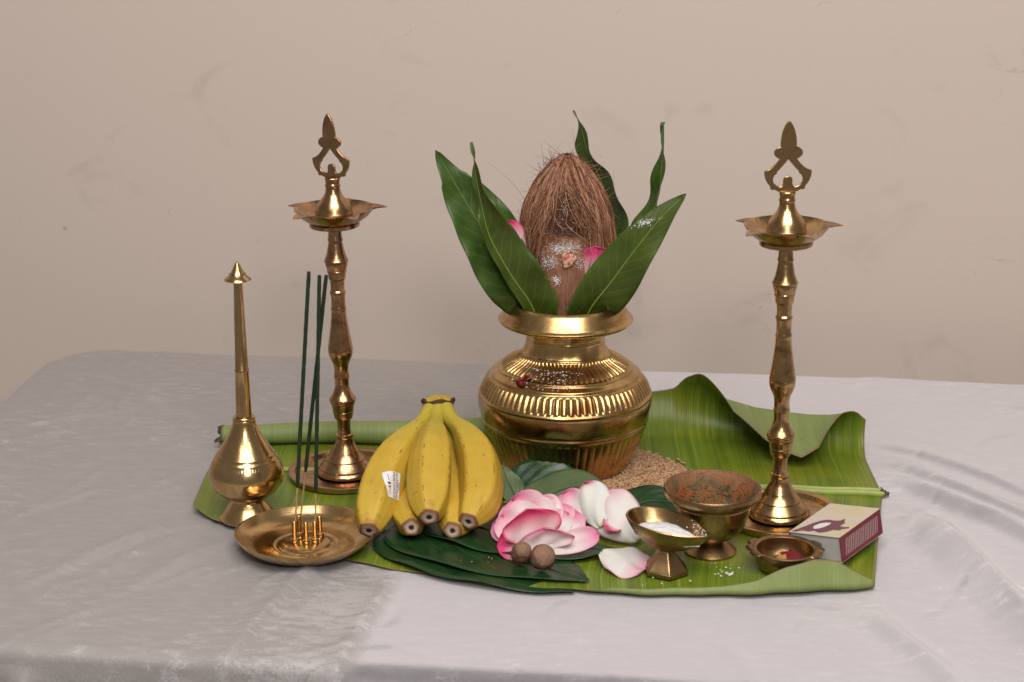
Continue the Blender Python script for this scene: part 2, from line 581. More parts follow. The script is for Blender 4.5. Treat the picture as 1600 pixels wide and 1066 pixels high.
    for q in range(95):
        cx_, cy_ = (rc_.uniform(-0.54, -0.05), rc_.uniform(-0.40, 0.32)) if q < 70 else (rc_.uniform(-0.05, 0.6), rc_.uniform(-0.40, 0.32))
        an = R(rc_.gauss(52, 22)) if rc_.random() < 0.75 else R(rc_.uniform(0, 180))
        ln_ = rc_.uniform(0.02, 0.09)
        hh, ww = rc_.uniform(0.0010, 0.0030), rc_.uniform(0.0022, 0.0050)
        ax, ay = cx_ - ln_ * math.cos(an), cy_ - ln_ * math.sin(an)
        bx, by = cx_ + ln_ * math.cos(an), cy_ + ln_ * math.sin(an)
        sel = (X > min(ax, bx) - 0.03) & (X < max(ax, bx) + 0.03) & (Y > min(ay, by) - 0.03) & (Y < max(ay, by) + 0.03)
        dd, t, side = seg_dist(X[sel], Y[sel], ax, ay, bx, by)
        side = side + 0.004 * np.sin(t * 6 + q)
        H[sel] += hh * np.exp(-np.abs(side / np.where(side > 0, ww * 0.6, ww * 1.6)) ** 1.6) * np.sin(PI * t) * (np.abs(dd - np.abs(side)) < 0.02)
    # slow unevenness
    for (fx, fy, am, ph) in ((9, 13, 0.0007, 0.4), (-17, 11, 0.0005, 2.1), (31, 23, 0.0003, 1.2), (12, -37, 0.0003, 4.0), (55, 41, 0.00015, 0.3)):
        H += am * np.sin(X * fx + Y * fy + ph + 1.5 * np.sin(X * 5 - Y * 7 + ph))
    keep = np.clip(np.sqrt(((X - 0.04) / 0.27) ** 2 + ((Y + 0.03) / 0.20) ** 2) - 0.55, 0, 1)
    H *= np.clip(keep * 3, 0, 1)
    ex = np.interp(Y, [-0.27, -0.19, -0.025, 0.04, 0.15], [0.300, 0.325, 0.347, 0.346, 0.330])
    tt = np.clip((X - ex) / 0.030, 0, 1)
    H *= np.where((X > 0.2) & (Y > -0.27), tt * tt * (3 - 2 * tt), 1.0)
    Z = Z + H * flat - 0.0012
    PX = PX + nx * H * (1 - flat) * 2
    PY = PY + ny * H * (1 - flat) * 2
    ny_, nx_ = X.shape
    V = np.stack([PX, PY, Z], -1).reshape(-1, 3)
    I = np.arange(ny_ * nx_).reshape(ny_, nx_)
    Fc = np.stack([I[:-1, :-1], I[:-1, 1:], I[1:, 1:], I[1:, :-1]], -1).reshape(-1, 4)
    me = bpy.data.meshes.new('tablecloth')
    me.vertices.add(len(V))
    me.vertices.foreach_set('co', V.ravel())
    me.loops.add(Fc.size)
    me.loops.foreach_set('vertex_index', Fc.ravel().astype(np.int32))
    me.polygons.add(len(Fc))
    me.polygons.foreach_set('loop_start', np.arange(0, Fc.size, 4, dtype=np.int32))
    me.polygons.foreach_set('use_smooth', np.ones(len(Fc), dtype=bool))
    me.update(calc_edges=True)
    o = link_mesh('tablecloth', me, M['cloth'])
    o.rotation_euler = (0, 0, YAW)
    tag(o, 'silvery white crushed satin cloth with folds draped over the table', 'tablecloth')


build_cloth()


# ------------------------------------------------------------------ banana leaf under everything
def interp(tab, x):
    xs = [r[0] for r in tab]
    return [float(np.interp(x, xs, [r[i] for r in tab])) for i in range(1, len(tab[0]))]


def crumpled(name, loc, size, mat, seed, flat=0.5):
    V, Fc = [], []
    n = 9
    rs = random.Random(seed)
    ph = [rs.uniform(0, 6) for _ in range(4)]
    for i in range(n):
        for j in range(n):
            u, v = i / (n - 1) * 2 - 1, j / (n - 1) * 2 - 1
            q = max(abs(u), abs(v))
            ang = math.atan2(v, u)
            rr = q * (0.75 + 0.25 * math.sin(3 * ang + ph[0]))
            V.append((size * rr * math.cos(ang), size * rr * math.sin(ang) * flat,
                      size * (0.25 * math.sin(u * 4 + ph[1]) + 0.25 * math.cos(v * 5 + ph[2]) + 0.35 * u * v)))
    for i in range(n - 1):
        for j in range(n - 1):
            a = i * n + j
            Fc.append((a, a + n, a + n + 1, a + 1))
    o = mesh(name, V, Fc, mat, None, True, None, None, 0.0004)
    o.location = loc
    return o


BACK = [  # x, y where the blade starts to curl, radius, turn (deg), straight tail
    (-0.283, 0.066, 0.0095, 430, 0), (-0.15, 0.064, 0.0115, 430, 0), (-0.03, 0.060, 0.0145, 400, 0),
    (0.05, 0.072, 0.022, 230, 0), (0.09, 0.078, 0.034, 90, 0), (0.125, 0.080, 0.040, 80, 0), (0.152, 0.078, 0.040, 86, 0), (0.160, 0.078, 0.0385, 90, 0.001),
    (0.174, 0.078, 0.031, 122, 0.014), (0.188, 0.076, 0.0270, 152, 0.032), (0.208, 0.074, 0.0205, 176, 0.046), (0.235, 0.066, 0.0180, 190, 0.058),
    (0.252, 0.061, 0.0178, 197, 0.0625), (0.268, 0.056, 0.0175, 200, 0.0625), (0.285, 0.050, 0.0175, 196, 0.050), (0.303, 0.043, 0.0185, 178, 0.020), (0.318, 0.036, 0.0205, 145, 0.006), (0.337, 0.022, 0.0260, 100, 0)]
FRONT = [  # x, y of the front edge or fold, fold radius, turn, tail
    (-0.283, -0.108, 0.003, 0, 0), (-0.262, -0.128, 0.003, 0, 0), (-0.20, -0.172, 0.003, 0, 0), (-0.128, -0.213, 0.003, 0, 0), (-0.058, -0.2376, 0.003, 0, 0),
    (0.0, -0.262, 0.003, 0, 0), (0.075, -0.2745, 0.003, 10, 0.0), (0.11, -0.2775, 0.0024, 120, 0.0004), (0.16, -0.281, 0.0026, 150, 0.0012),
    (0.205, -0.282, 0.0030, 132, 0.002), (0.235, -0.281, 0.0036, 120, 0.007), (0.260, -0.2795, 0.0042, 114, 0.0155), (0.285, -0.277, 0.0045, 112, 0.0205),
    (0.305, -0.274, 0.0045, 114, 0.0185), (0.325, -0.269, 0.004, 130, 0.007), (0.337, -0.266, 0.003, 140, 0.0)]


def midrib_y(x):
    return -0.0288 - 0.109 * x


def build_banana_leaf():
    root = thing('banana_leaf', 'large fresh green banana leaf with rolled back edge lying under the offerings', 'leaf', (0, 0, 0.0015))
    NS, NB, NF = 250, 64, 40
    V, UV = [], []
    row = NF + NB + 1

    def arc_pts(length, y0, z0, sgn, r, th, tail, n_flat, n_curl):
        """flat run, then an arc, then a straight tail: list of (y, z)"""
        pts = []
        for i in range(1, n_flat + 1):
            pts.append((y0 + sgn * length * i / n_flat, z0))
        th = R(th)
        total = r * th + tail
        for i in range(1, n_curl + 1):
            s = total * i / n_curl
            if s <= r * th and th > 0:
                q = s / r
                rr = r * (1 - 0.16 * q / (2 * PI)) if th > 2 * PI else r
                pts.append((y0 + sgn * (length + rr * math.sin(q)), z0 + r - rr * math.cos(q)))
            else:
                e = s - r * th
                pts.append((y0 + sgn * (length + r * math.sin(th) + e * math.cos(th)), z0 + r * (1 - math.cos(th)) + e * math.sin(th)))
        return pts

    for i in range(NS + 1):
        s = i / NS
        x = -0.283 + 0.62 * s
        ym = midrib_y(x)
        yb, rb, tb, lb = interp(BACK, x)
        yf, rf, tf, lf = interp(FRONT, x)
        wob = 0.0012 * math.sin(x * 60) + 0.0008 * math.sin(x * 140 + 1)
        back = arc_pts(yb - ym, ym, 0, 1, rb, tb, lb + wob * (lb > 0.002), 20, NB - 20)
        front = arc_pts(ym - yf + wob, ym, 0, -1, rf, tf, lf, 26, NF - 26)
        pts = list(reversed(front)) + [(ym, 0.0)] + back
        for j, (y, z) in enumerate(pts):
            t = j - NF
            if t < 0:
                f = -t / NF
                dx = -0.047 * s * min(1, (ym - y) / 0.21)
                rise = 0.0
            else:
                f = t / NB
                dx = 0.004 * s * f
            # gentle buckle of the blade, the right front part lifts off the cloth
            bx = x + dx
            buck = 0.0010 * (1 + math.sin(bx * 34 + y * 21)) * min(1, abs(y - ym) / 0.05)
            lift = 0.0070 * math.exp(-((bx - 0.316) / 0.020) ** 2 - ((y + 0.20) / 0.060) ** 2)
            edge_l = 0.006 * max(0, 1 - (bx + 0.283) / 0.03) ** 2 * (1 if y < ym else 0)
            calm = 1 - math.exp(-(((bx - 0.05) / 0.10) ** 2 + ((y + 0.01) / 0.08) ** 2))
            V.append((bx, y, z + buck * calm + lift + edge_l))
            UV.append((s, 0.5 + 0.5 * (t / NF if t < 0 else t / NB)))
    Fc = []
    for i in range(NS):
        for j in range(row - 1):
            a = i * row + j
            Fc.append((a, a + row, a + row + 1, a + 1))
    mesh('blade', V, Fc, [M['bleaf_top'], M['bleaf_under']], root, True, UV, None, 0.0006, 1)
    # the cut midrib, channelled, proud of the blade
    for off, rr in ((-0.0034, 0.0034), (0.0036, 0.0036)):
        path = [(-0.279 + 0.617 * k / 60, midrib_y(-0.279 + 0.617 * k / 60) + off * (0.5 + 0.5 * k / 60), 0.0012 + 0.0004 * math.sin(k)) for k in range(61)]
        tube('midrib', path, [rr * (0.45 + 0.55 * k / 60) for k in range(61)], 10, M['midrib'], root, 0.7)
    # dried, torn end of the roll and of the stalk
    for (cx, cy, cz, size, fl, ry, sd) in ((-0.2805, 0.067, 0.0105, 0.0105, 0.75, 70, 1), (-0.2835, 0.060, 0.0075, 0.0075, 0.6, 30, 6), (0.3365, -0.0655, 0.0022, 0.0062, 0.6, 12, 3), (0.3385, -0.069, 0.0022, 0.0048, 0.5, 40, 9)):
        d = crumpled('dried_tip', (cx, cy, cz), size, M['dry'], sd, fl)
        d.rotation_euler = (R(20 * sd), R(ry), R(40 * sd))
        d.parent = root
    return root


build_banana_leaf()


# ------------------------------------------------------------------ brass pot (kalash) on its heap of paddy
POT = Vector((0.0492, -0.0097, 0.0070))


def build_pot():
    root = thing('brass_pot', 'large round fluted brass pot holding the coconut and leaves', 'pot', POT)
    outline = [(0.0535, 0.000), (0.0560, 0.0020), (0.0585, 0.0055), (0.0625, 0.0135), (0.0667, 0.0230), (0.0714, 0.0350), (0.0751, 0.0452), (0.0783, 0.0552),
               (0.0802, 0.0650), (0.0797, 0.0735), (0.0770, 0.0815), (0.0733, 0.0880), (0.0679, 0.0945), (0.0610, 0.1002), (0.0543, 0.1045), (0.0465, 0.1085), (0.0410, 0.1125),
               (0.0377, 0.1180), (0.0362, 0.1245), (0.0358, 0.1300), (0.0366, 0.1365)]
    zs = np.array([p[1] for p in outline])
    sm = np.array(catmull(outline, 12))
    prof = [(0.0, 0.0), (0.04, 0.0)] + [(float(a), float(b)) for a, b in sm]
    rings = [(0.0510, 0.0015, 0.0009), (0.0472, 0.0012, -0.0005), (0.0535, 0.0012, -0.0005), (0.0750, 0.0012, 0.0010), (0.0728, 0.0010, -0.0004),
             (0.0952, 0.0010, 0.0011), (0.0982, 0.0012, -0.0008), (0.1002, 0.0009, 0.0012), (0.0928, 0.0008, -0.0006), (0.1150, 0.0008, 0.0006), (0.1290, 0.0010, 0.0006)]

    def ss(a, b, x):
        t = min(1, max(0, (x - a) / (b - a)))
        return t * t * (3 - 2 * t)

    def fn(i, a, r, z):
        if r < 0.05 and z < 0.001:
            return r, z
        for (zc, wd, h) in rings:
            r += h * math.exp(-((z - zc) / wd) ** 2)
        w1 = ss(0.0025, 0.006, z) * (1 - ss(0.0455, 0.0480, z))
        w2 = ss(0.0768, 0.0782, z) * (1 - ss(0.0900, 0.0918, z))
        w3 = ss(0.1010, 0.1022, z) * (1 - ss(0.1110, 0.1145, z))
        jig = 0.07 * math.sin(5 * a) + 0.05 * math.sin(11 * a + 1)
        d = w1 * 0.0010 * (abs(math.sin(31 * a + jig)) ** 0.55 - 0.75)
        d += w2 * 0.0018 * (abs(math.sin(38 * a + jig)) ** 0.8 - 0.7)
        e = w3 * 0.0017 * (abs(math.sin(36 * a + jig)) ** 0.8 - 0.7)
        # hand-beaten unevenness
        u = 0.00035 * math.sin(7 * a + z * 90) + 0.0003 * math.sin(13 * a - z * 140 + 2)
        return r + d + e * 0.5 + u, z + e * 0.8

    lathe('body', prof, 608, M['brass_pot'], root, fn, 60, False, False)
    rim = [(0.0366, 0.1365), (0.0372, 0.1385), (0.0405, 0.1405), (0.0480, 0.1418), (0.0560, 0.1428), (0.0604, 0.1434), (0.0616, 0.1446), (0.0618, 0.1462), (0.0608, 0.1474),
           (0.0597, 0.1478), (0.0586, 0.1496), (0.0560, 0.1540), (0.0525, 0.1590), (0.0503, 0.1620), (0.0492, 0.1624), (0.0486, 0.1612), (0.0495, 0.1560), (0.0470, 0.1500), (0.0400, 0.1440),
           (0.0350, 0.1380), (0.0345, 0.1250), (0.0350, 0.1150)]
    lathe('rim', rim, 160, M['brass_pot'], root, None, 40, False, False)
    return root


build_pot()

# scrap of crimson petal stuck to the shoulder, flakes of white powder round it
M['crimson'] = plain('crimson_petal', (0.20, 0.012, 0.025), 0.55, 300, 0.4, 0.5)
M['powder'] = plain('white_powder', (0.80, 0.79, 0.80), 0.9, 500, 0.1, 0.8, 0.001)


sp = crumpled('petal_scrap', (0.0095, -0.0590, 0.1075), 0.0085, M['crimson'], 3)
sp.rotation_euler = (R(48), R(-25), R(20))
tag(sp, 'crumpled crimson scrap of petal stuck on the shoulder of the brass pot', 'petal scrap')


def specks(name, pts, mat, label, cat, smin=0.0004, smax=0.0011):
    """many tiny angular grains joined: nobody could count them"""
    V, Fc = [], []
    for (x, y, z) in pts:
        s = random.uniform(smin, smax)
        b = len(V)
        for k in range(4):
            a = k * PI / 2 + random.uniform(-.4, .4)
            V.append((x + s * math.cos(a), y + s * math.sin(a), z + random.uniform(-.3, .3) * s))
        V.append((x, y, z + s * random.uniform(.5, .9)))
        V.append((x, y, z - s * .6))
        for k in range(4):
            Fc.append((b + k, b + (k + 1) % 4, b + 4))
            Fc.append((b + (k + 1) % 4, b + k, b + 5))
    o = mesh(name, V, Fc, mat, None, False)
    tag(o, label, cat, None, 'stuff')
    return o


def pot_shoulder_pt(a, t):
    r = 0.0475 + 0.019 * t
    z = 0.1085 - 0.0125 * t ** 1.3
    return (POT.x + r * math.cos(a), POT.y + r * math.sin(a), POT.z + z + 0.0008)


specks('powder_flakes', [pot_shoulder_pt(random.gauss(R(-108), 0.30), random.random()) for _ in range(170)], M['powder'],
       'white powder flakes strewn over the front shoulder of the brass pot', 'powder', 0.0003, 0.0008)


# paddy heap: unhusked grains, too many to count
def paddy_mat():
    k = NT('paddy_husk')
    ob = k.coord('Object')
    g = k.n('ShaderNodeNewGeometry')
    col = k.ramp(g.outputs['Random Per Island'], [(0.0, (0.36, 0.20, 0.105)), (0.5, (0.50, 0.30, 0.165)), (1.0, (0.62, 0.41, 0.25))])
    f = k.noise(ob, 1500, 3)
    col = k.mix(k.maprange(f, 0.35, 0.7, 0.0, 0.35), col, (0.22, 0.11, 0.05))
    k.set(Base_Color=col, Roughness=0.6, Specular_IOR_Level=0.3)
    return k.m


M['paddy'] = paddy_mat()


def heap_z(x, y):
    """height of the paddy bed under and around the pot"""
    dx, dy = x - 0.066, y + 0.022
    a = math.atan2(dy, dx)
    edge = (0.083 + 0.012 * math.sin(2 * a + 0.6) + 0.006 * math.sin(5 * a + 1) + 0.004 * math.sin(11 * a)) * 0.96
    d = math.hypot(dx, dy)
    return 0.0105 * (1 - (d / edge) ** 2) if d < edge else -1


def grain_geo(V, Fc, p, yaw, pitch, L, rd):
    c, s = math.cos(yaw), math.sin(yaw)
    cp, spn = math.cos(pitch), math.sin(pitch)
    ax = Vector((c * cp, s * cp, spn))
    sd = Vector((-s, c, 0))
    up = ax.cross(sd)
    b = len(V)
    V.append(p - ax * L * 0.5)
    for t, q in ((-0.26, 0.85), (0.02, 1.0), (0.30, 0.75)):
        for k in range(5):
            an = 2 * PI * k / 5
            V.append(p + ax * L * t + sd * (rd * q * math.cos(an)) + up * (rd * 0.8 * q * math.sin(an)))
    V.append(p + ax * L * 0.5)
    for k in range(5):
        k2 = (k + 1) % 5
        Fc.append((b, b + 1 + k2, b + 1 + k))
        for rr in (0, 1):
            Fc.append((b + 1 + rr * 5 + k, b + 1 + rr * 5 + k2, b + 6 + rr * 5 + k2, b + 6 + rr * 5 + k))
        Fc.append((b + 16, b + 11 + k, b + 11 + k2))


V, Fc = [], []
cnt = 0
while cnt < 4200:
    x, y = random.uniform(-0.05, 0.18), random.uniform(-0.125, 0.09)
    h = heap_z(x, y)
    if h < 0 or math.hypot(x - POT.x, y - POT.y) < 0.050:
        continue
    lay = random.uniform(-0.0012, 0.0012) + 0.0012 * noise.noise(Vector((x * 90, y * 90, 0)))
    grain_geo(V, Fc, Vector((x, y, 0.0030 + max(h - lay, 0.0004))), random.uniform(0, 2 * PI), random.gauss(0, 0.38), random.uniform(0.0072, 0.0092), random.uniform(0.00110, 0.00145))
    cnt += 1
for q in range(260):
    a = random.uniform(0, 2 * PI)
    edge = (0.083 + 0.012 * math.sin(2 * a + 0.6) + 0.006 * math.sin(5 * a + 1)) * 0.95 + abs(random.gauss(0, 0.0036))
    grain_geo(V, Fc, Vector((0.066 + edge * math.cos(a), -0.022 + edge * math.sin(a), 0.0042)), random.uniform(0, 2 * PI), random.gauss(0, 0.06), random.uniform(0.0072, 0.0092), random.uniform(0.0011, 0.00145))
hp = mesh('paddy_heap', V, Fc, M['paddy'], None, True)
tag(hp, 'heap of tan unhusked paddy rice grains under the brass pot', 'rice', None, 'stuff')
# bed that the outer grains lie on
V, Fc = [], []
for i in range(15):
    for k in range(48):
        a = 2 * PI * k / 48
        edge = 0.083 + 0.012 * math.sin(2 * a + 0.6) + 0.006 * math.sin(5 * a + 1)
        d = edge * i / 14 * 0.88
        V.append((0.066 + d * math.cos(a), -0.022 + d * math.sin(a), 0.0022 + 0.0098 * (1 - (i / 14) ** 2) if math.hypot(0.066 + d * math.cos(a) - POT.x, -0.022 + d * math.sin(a) - POT.y) > 0.058 else 0.0045))
for i in range(14):
    for k in range(48):
        k2 = (k + 1) % 48
        Fc.append((i * 48 + k, (i + 1) * 48 + k, (i + 1) * 48 + k2, i * 48 + k2))
bed = mesh('rice_bed', V, Fc, M['paddy'], None, True)
bed.parent = hp

strays = [(0.158, 0.018), (0.168, -0.012), (0.084, -0.2135)]
stray_words = ['behind the heap on the right of the pot', 'near the midrib, farthest right of the heap', 'just above the loose flat petal']
for (x, y), wd in zip(strays, stray_words):
    V, Fc = [], []
    grain_geo(V, Fc, Vector((0, 0, 0)), random.uniform(0, 6), 0, 0.0078, 0.0013)
    o = mesh('rice_grain', V, Fc, M['paddy'], None, True)
    o.location = (x, y, 0.0042)
    tag(o, 'stray paddy grain on the leaf ' + wd, 'rice grain', 'stray rice grains')


# ------------------------------------------------------------------ coconut with its tuft of fibre
def coir_mat(name, a, b, c):
    k = NT(name)
    g = k.n('ShaderNodeNewGeometry')
    col = k.ramp(g.outputs['Random Per Island'], [(0.0, a), (0.55, b), (1.0, c)])
    k.set(Base_Color=col, Roughness=0.55, Specular_IOR_Level=0.35)
    return k.m


M['coir'] = coir_mat('coir_fibre', (0.075, 0.026, 0.014), (0.285, 0.120, 0.060), (0.54, 0.31, 0.19))


def shell_mat():
    k = NT('coconut_shell')
    ob = k.coord('Object')
    st = k.coord('Object', (1, 1, 0.12))
    f = k.noise(st, 420, 5, 0.7)
    g = k.noise(ob, 60, 4)
    col = k.mix(k.maprange(f, 0.3, 0.7, 0, 1), (0.17, 0.072, 0.040), (0.36, 0.175, 0.105))
    col = k.mix(k.maprange(g, 0.45, 0.7, 0, 0.5), col, (0.42, 0.22, 0.14))
    # matted fibre bed above the smooth front, with the hollow's shade painted dark
    zf = k.math('ADD', k.sep(ob)[2], k.math('MULTIPLY', k.math('SUBTRACT', g, 0.5), 0.016))
    col = k.mix(k.maprange(zf, 0.234, 0.240, 0.0, 0.92), col, (0.050, 0.020, 0.012))
    k.set(Base_Color=col, Roughness=0.75, Specular_IOR_Level=0.2, Normal=k.bump(f, 0.7, 0.0012))
    return k.m


M['shell'] = shell_mat()
NUT = Vector((0.0492, -0.0097, 0.0))
SHELL = [(0.003, 0.124), (0.014, 0.130), (0.0215, 0.145), (0.0285, 0.165), (0.0335, 0.185), (0.0368, 0.205), (0.0378, 0.222), (0.0362, 0.240), (0.0318, 0.257), (0.0250, 0.271), (0.0155, 0.282), (0.003, 0.288)]
HZ = [p[1] for p in SHELL]
HR = [p[0] for p in SHELL]


def shell_r(z):
    return float(np.interp(z, HZ, HR))


def build_coconut():
    root = thing('coconut', 'brown coconut with a tuft of coir fibre standing in the brass pot', 'coconut', NUT)
    prof = [(float(a), float(b)) for a, b in catmull(SHELL, 5)]

    def fn(i, a, r, z):
        return r * (1 + 0.03 * math.cos(3 * a + 0.5)) + 0.0006 * noise.noise(Vector((a * 6, z * 200, 1))), z
    lathe('shell', prof, 96, M['shell'], root, fn, 70)
    V, Fc = [], []

    def strand(path, r0):
        n = 3
        b0 = len(V)
        m = len(path)
        for i, p in enumerate(path):
            t = (path[min(i + 1, m - 1)] - path[max(i - 1, 0)]).normalized()
            s = t.cross(Vector((0.2, 0.9, 0.1))).normalized()
            q = t.cross(s)
            r = r0 * (1 - 0.65 * i / (m - 1))
            for k in range(n):
                an = 2 * PI * k / n
                V.append(p + s * (r * math.cos(an)) + q * (r * math.sin(an)))
        for i in range(m - 1):
            for k in range(n):
                k2 = (k + 1) % n
                Fc.append((b0 + i * n + k, b0 + i * n + k2, b0 + (i + 1) * n + k2, b0 + (i + 1) * n + k))

    def hair_r(z):
        return float(np.interp(z, [0.16, 0.18, 0.20, 0.222, 0.245, 0.262, 0.276, 0.288, 0.296, 0.300, 0.304], [0.031, 0.036, 0.0402, 0.0420, 0.0405, 0.0366, 0.0302, 0.0222, 0.0155, 0.0110, 0.0045]))

    for q in range(4200):
        a = random.uniform(0, 2 * PI)
        # angle from the camera side: -90 degrees is the front
        f = math.atan2(math.sin(a + PI / 2), math.cos(a + PI / 2))
        front = math.exp(-((f - 0.02) / 0.80) ** 4)
        ztop = 0.3045 - random.random() ** 1.3 * 0.012
        if random.random() < 0.45:
            ztop = random.uniform(0.252, 0.300)
        zend = 0.186 + 0.056 * front + random.gauss(0, 0.008)
        if abs(f + 0.06) < 0.28 and random.random() < 0.85:
            zend = 0.268 + random.gauss(0, 0.006)
        zend = max(zend, 0.236 + 0.006 * math.sin(f * 9) - 0.06 * (1 - front) - 0.003) if front > 0.5 else zend
        if zend > ztop - 0.02:
            continue
        depth = random.random() ** 1.5
        ncl = 0.07 * math.sin(a * 19) + 0.05 * math.sin(a * 37 + 1)
        drift = random.gauss(0, 0.13) + ncl
        path = []
        N = 12
        wv = random.uniform(0, 6)
        wa = random.uniform(0.0003, 0.0014)
        flick = random.uniform(0, 0.0045) if random.random() < 0.3 else 0.0
        for i in range(N):
            t = i / (N - 1)
            z = ztop + (zend - ztop) * t
            rr = hair_r(z) - 0.0048 * depth + flick * t * t
            rr = max(rr, shell_r(min(z, 0.2875)) + 0.0004)
            # the part in the tuft: fibres lean away from a dark hollow low in the front
            push = (0.58 if f > -0.08 else -0.58) * math.exp(-((f + 0.08) / 0.50) ** 2) * max(0, t - 0.35) * 1.3
            an = a + drift * t + push + 0.035 * math.sin(t * 7 + wv)
            rr += wa * math.sin(t * 11 + wv)
            rr *= 1 + 0.030 * math.sin(a * 9 + t * 2.5) + 0.022 * math.sin(a * 23 + 1)
            path.append(Vector((rr * math.cos(an), rr * math.sin(an), z)))
        strand(path, random.uniform(0.00022, 0.00055))
    for q in range(700):
        a = random.uniform(0, 2 * PI)
        r0 = 0.0150 * math.sqrt(random.random())
        p = Vector((r0 * math.cos(a), r0 * math.sin(a), 0.284))
        d = Vector((math.cos(a) * random.uniform(-0.35, 0.25), math.sin(a) * random.uniform(-0.35, 0.25), 1.0)).normalized()
        L = random.uniform(0.016, 0.025) * (1 - 0.35 * (r0 / 0.015))
        cv = Vector((random.gauss(0, .003), random.gauss(0, .003), 0))
        strand([p + d * L * t + cv * t * t for t in (0, .25, .5, .75, 1)], random.uniform(0.0002, 0.0005))
    # crossing and stray fibres
    for q in range(1500):
        a = random.uniform(0, 2 * PI)
        z = random.uniform(0.18, 0.302)
        f = math.atan2(math.sin(a + PI / 2), math.cos(a + PI / 2))
        if abs(f) < 0.85 and z < 0.234:
            continue
        r = hair_r(z) - 0.001
        p = Vector((r * math.cos(a), r * math.sin(a), z))
        d = Vector((random.gauss(0, 1), random.gauss(0, 1), random.gauss(-0.5, 0.8))).normalized()
        rad = Vector((math.cos(a), math.sin(a), 0))
        d = (d - rad * d.dot(rad) + rad * random.uniform(-0.10, 0.05)).normalized()
        L = random.uniform(0.006, 0.020)
        curl = Vector((random.gauss(0, 1), random.gauss(0, 1), random.gauss(0, 1))) * 0.006
        path = [p + d * L * t + curl * t * t for t in (0, .2, .4, .6, .8, 1)]
        strand(path, random.uniform(0.00014, 0.00034))
    # a few long ones that stand off the outline
    for (a, z, dx, dz, L) in ((172, 0.258, -0.35, 0.9, 0.040), (160, 0.21, -0.8, 0.55, 0.022), (178, 0.20, -0.6, 0.8, 0.026), (5, 0.258, 0.40, 0.80, 0.036), (8, 0.222, 0.45, 0.88, 0.026), (150, 0.285, -0.5, 0.8, 0.014), (20, 0.28, 0.4, 0.85, 0.014)):
        a = R(a)
        r = hair_r(z) - 0.001
        p = Vector((r * math.cos(a), r * math.sin(a), z))
        d = Vector((dx, -0.1, dz)).normalized()
        bend = Vector((random.gauss(0, .6), -0.1, random.gauss(0, .6))) * L * 0.6
        strand([p + d * L * t + bend * t * t for t in (0, .15, .3, .45, .6, .75, .9, 1)], 0.00017)
    h = mesh('coir_fibre', V, Fc, M['coir'], root, True)
    h['kind'] = 'stuff'
    # the seam down the bare front of the shell, and the red dot of paste
    seam = []
    for i in range(14):
        z = 0.214 - i * 0.0045
        r = shell_r(z) + 0.0002
        a = R(-89 + 1.2 * math.sin(i * .7))
        seam.append((r * math.cos(a), r * math.sin(a) - 0.0006, z))
    tube('seam', seam, 0.00035, 6, M['seam'], root)
    return root


M['seam'] = plain('shell_seam', (0.42, 0.24, 0.15), 0.7)
build_coconut()


def paste_mat():
    k = NT('sandal_kumkum')
    ob = k.coord('Object')
    f = k.noise(ob, 260, 4, 0.65)
    col = k.ramp(f, [(0.36, (0.26, 0.02, 0.03)), (0.47, (0.50, 0.14, 0.12)), (0.56, (0.60, 0.40, 0.26))])
    k.set(Base_Color=col, Roughness=0.8, Normal=k.bump(f, 0.8, 0.0015))
    return k.m


M['paste'] = paste_mat()
V, Fc = [], []
for i in range(7):
    for k in range(18):
        a = 2 * PI * k / 18
        r = 0.0074 * i / 6 * (1 + 0.16 * math.sin(3 * a + 1) + 0.1 * math.sin(5 * a))
        V.append((r * math.cos(a) * 0.85, -0.0010 * (1 - (i / 6) ** 2) + 0.0003 * noise.noise(Vector((r * 700, a * 2, 0))), r * math.sin(a)))
for i in range(6):
    for k in range(18):
        Fc.append((i * 18 + k, (i + 1) * 18 + k, (i + 1) * 18 + (k + 1) % 18, i * 18 + (k + 1) % 18))
pd = mesh('paste_dot', V, Fc, M['paste'], None, True, None, None, 0.0008)
pd.location = (NUT.x + 0.0005, NUT.y - shell_r(0.217) - 0.0013, 0.2175)
pd.rotation_euler = (R(-2), 0, 0)
tag(pd, 'round dab of red and sandal coloured paste on the bare front of the coconut', 'paste dot')


def nut_front(cx, cz, sx, sz, n):
    out = []
    for _ in range(n):
        z = random.gauss(cz, sz)
        a = R(-90) + random.gauss(cx, sx)
        r = shell_r(z) * (1 + 0.03 * math.cos(3 * a + 0.5)) + 0.0006
        out.append((NUT.x + r * math.cos(a), NUT.y + r * math.sin(a), z))
    return out


specks('powder_dust', nut_front(-0.10, 0.2275, 0.20, 0.0024, 520) + nut_front(-0.42, 0.2140, 0.13, 0.0032, 240) + nut_front(-0.27, 0.1975, 0.055, 0.0022, 170) + nut_front(0.34, 0.2125, 0.08, 0.003, 80)
       + nut_front(-0.10, 0.2275, 0.24, 0.008, 110) + nut_front(-0.10, 0.262, 0.06, 0.006, 60), M['powder'], 'white powder dusted on the bare front of the coconut', 'powder', 0.0002, 0.0006)


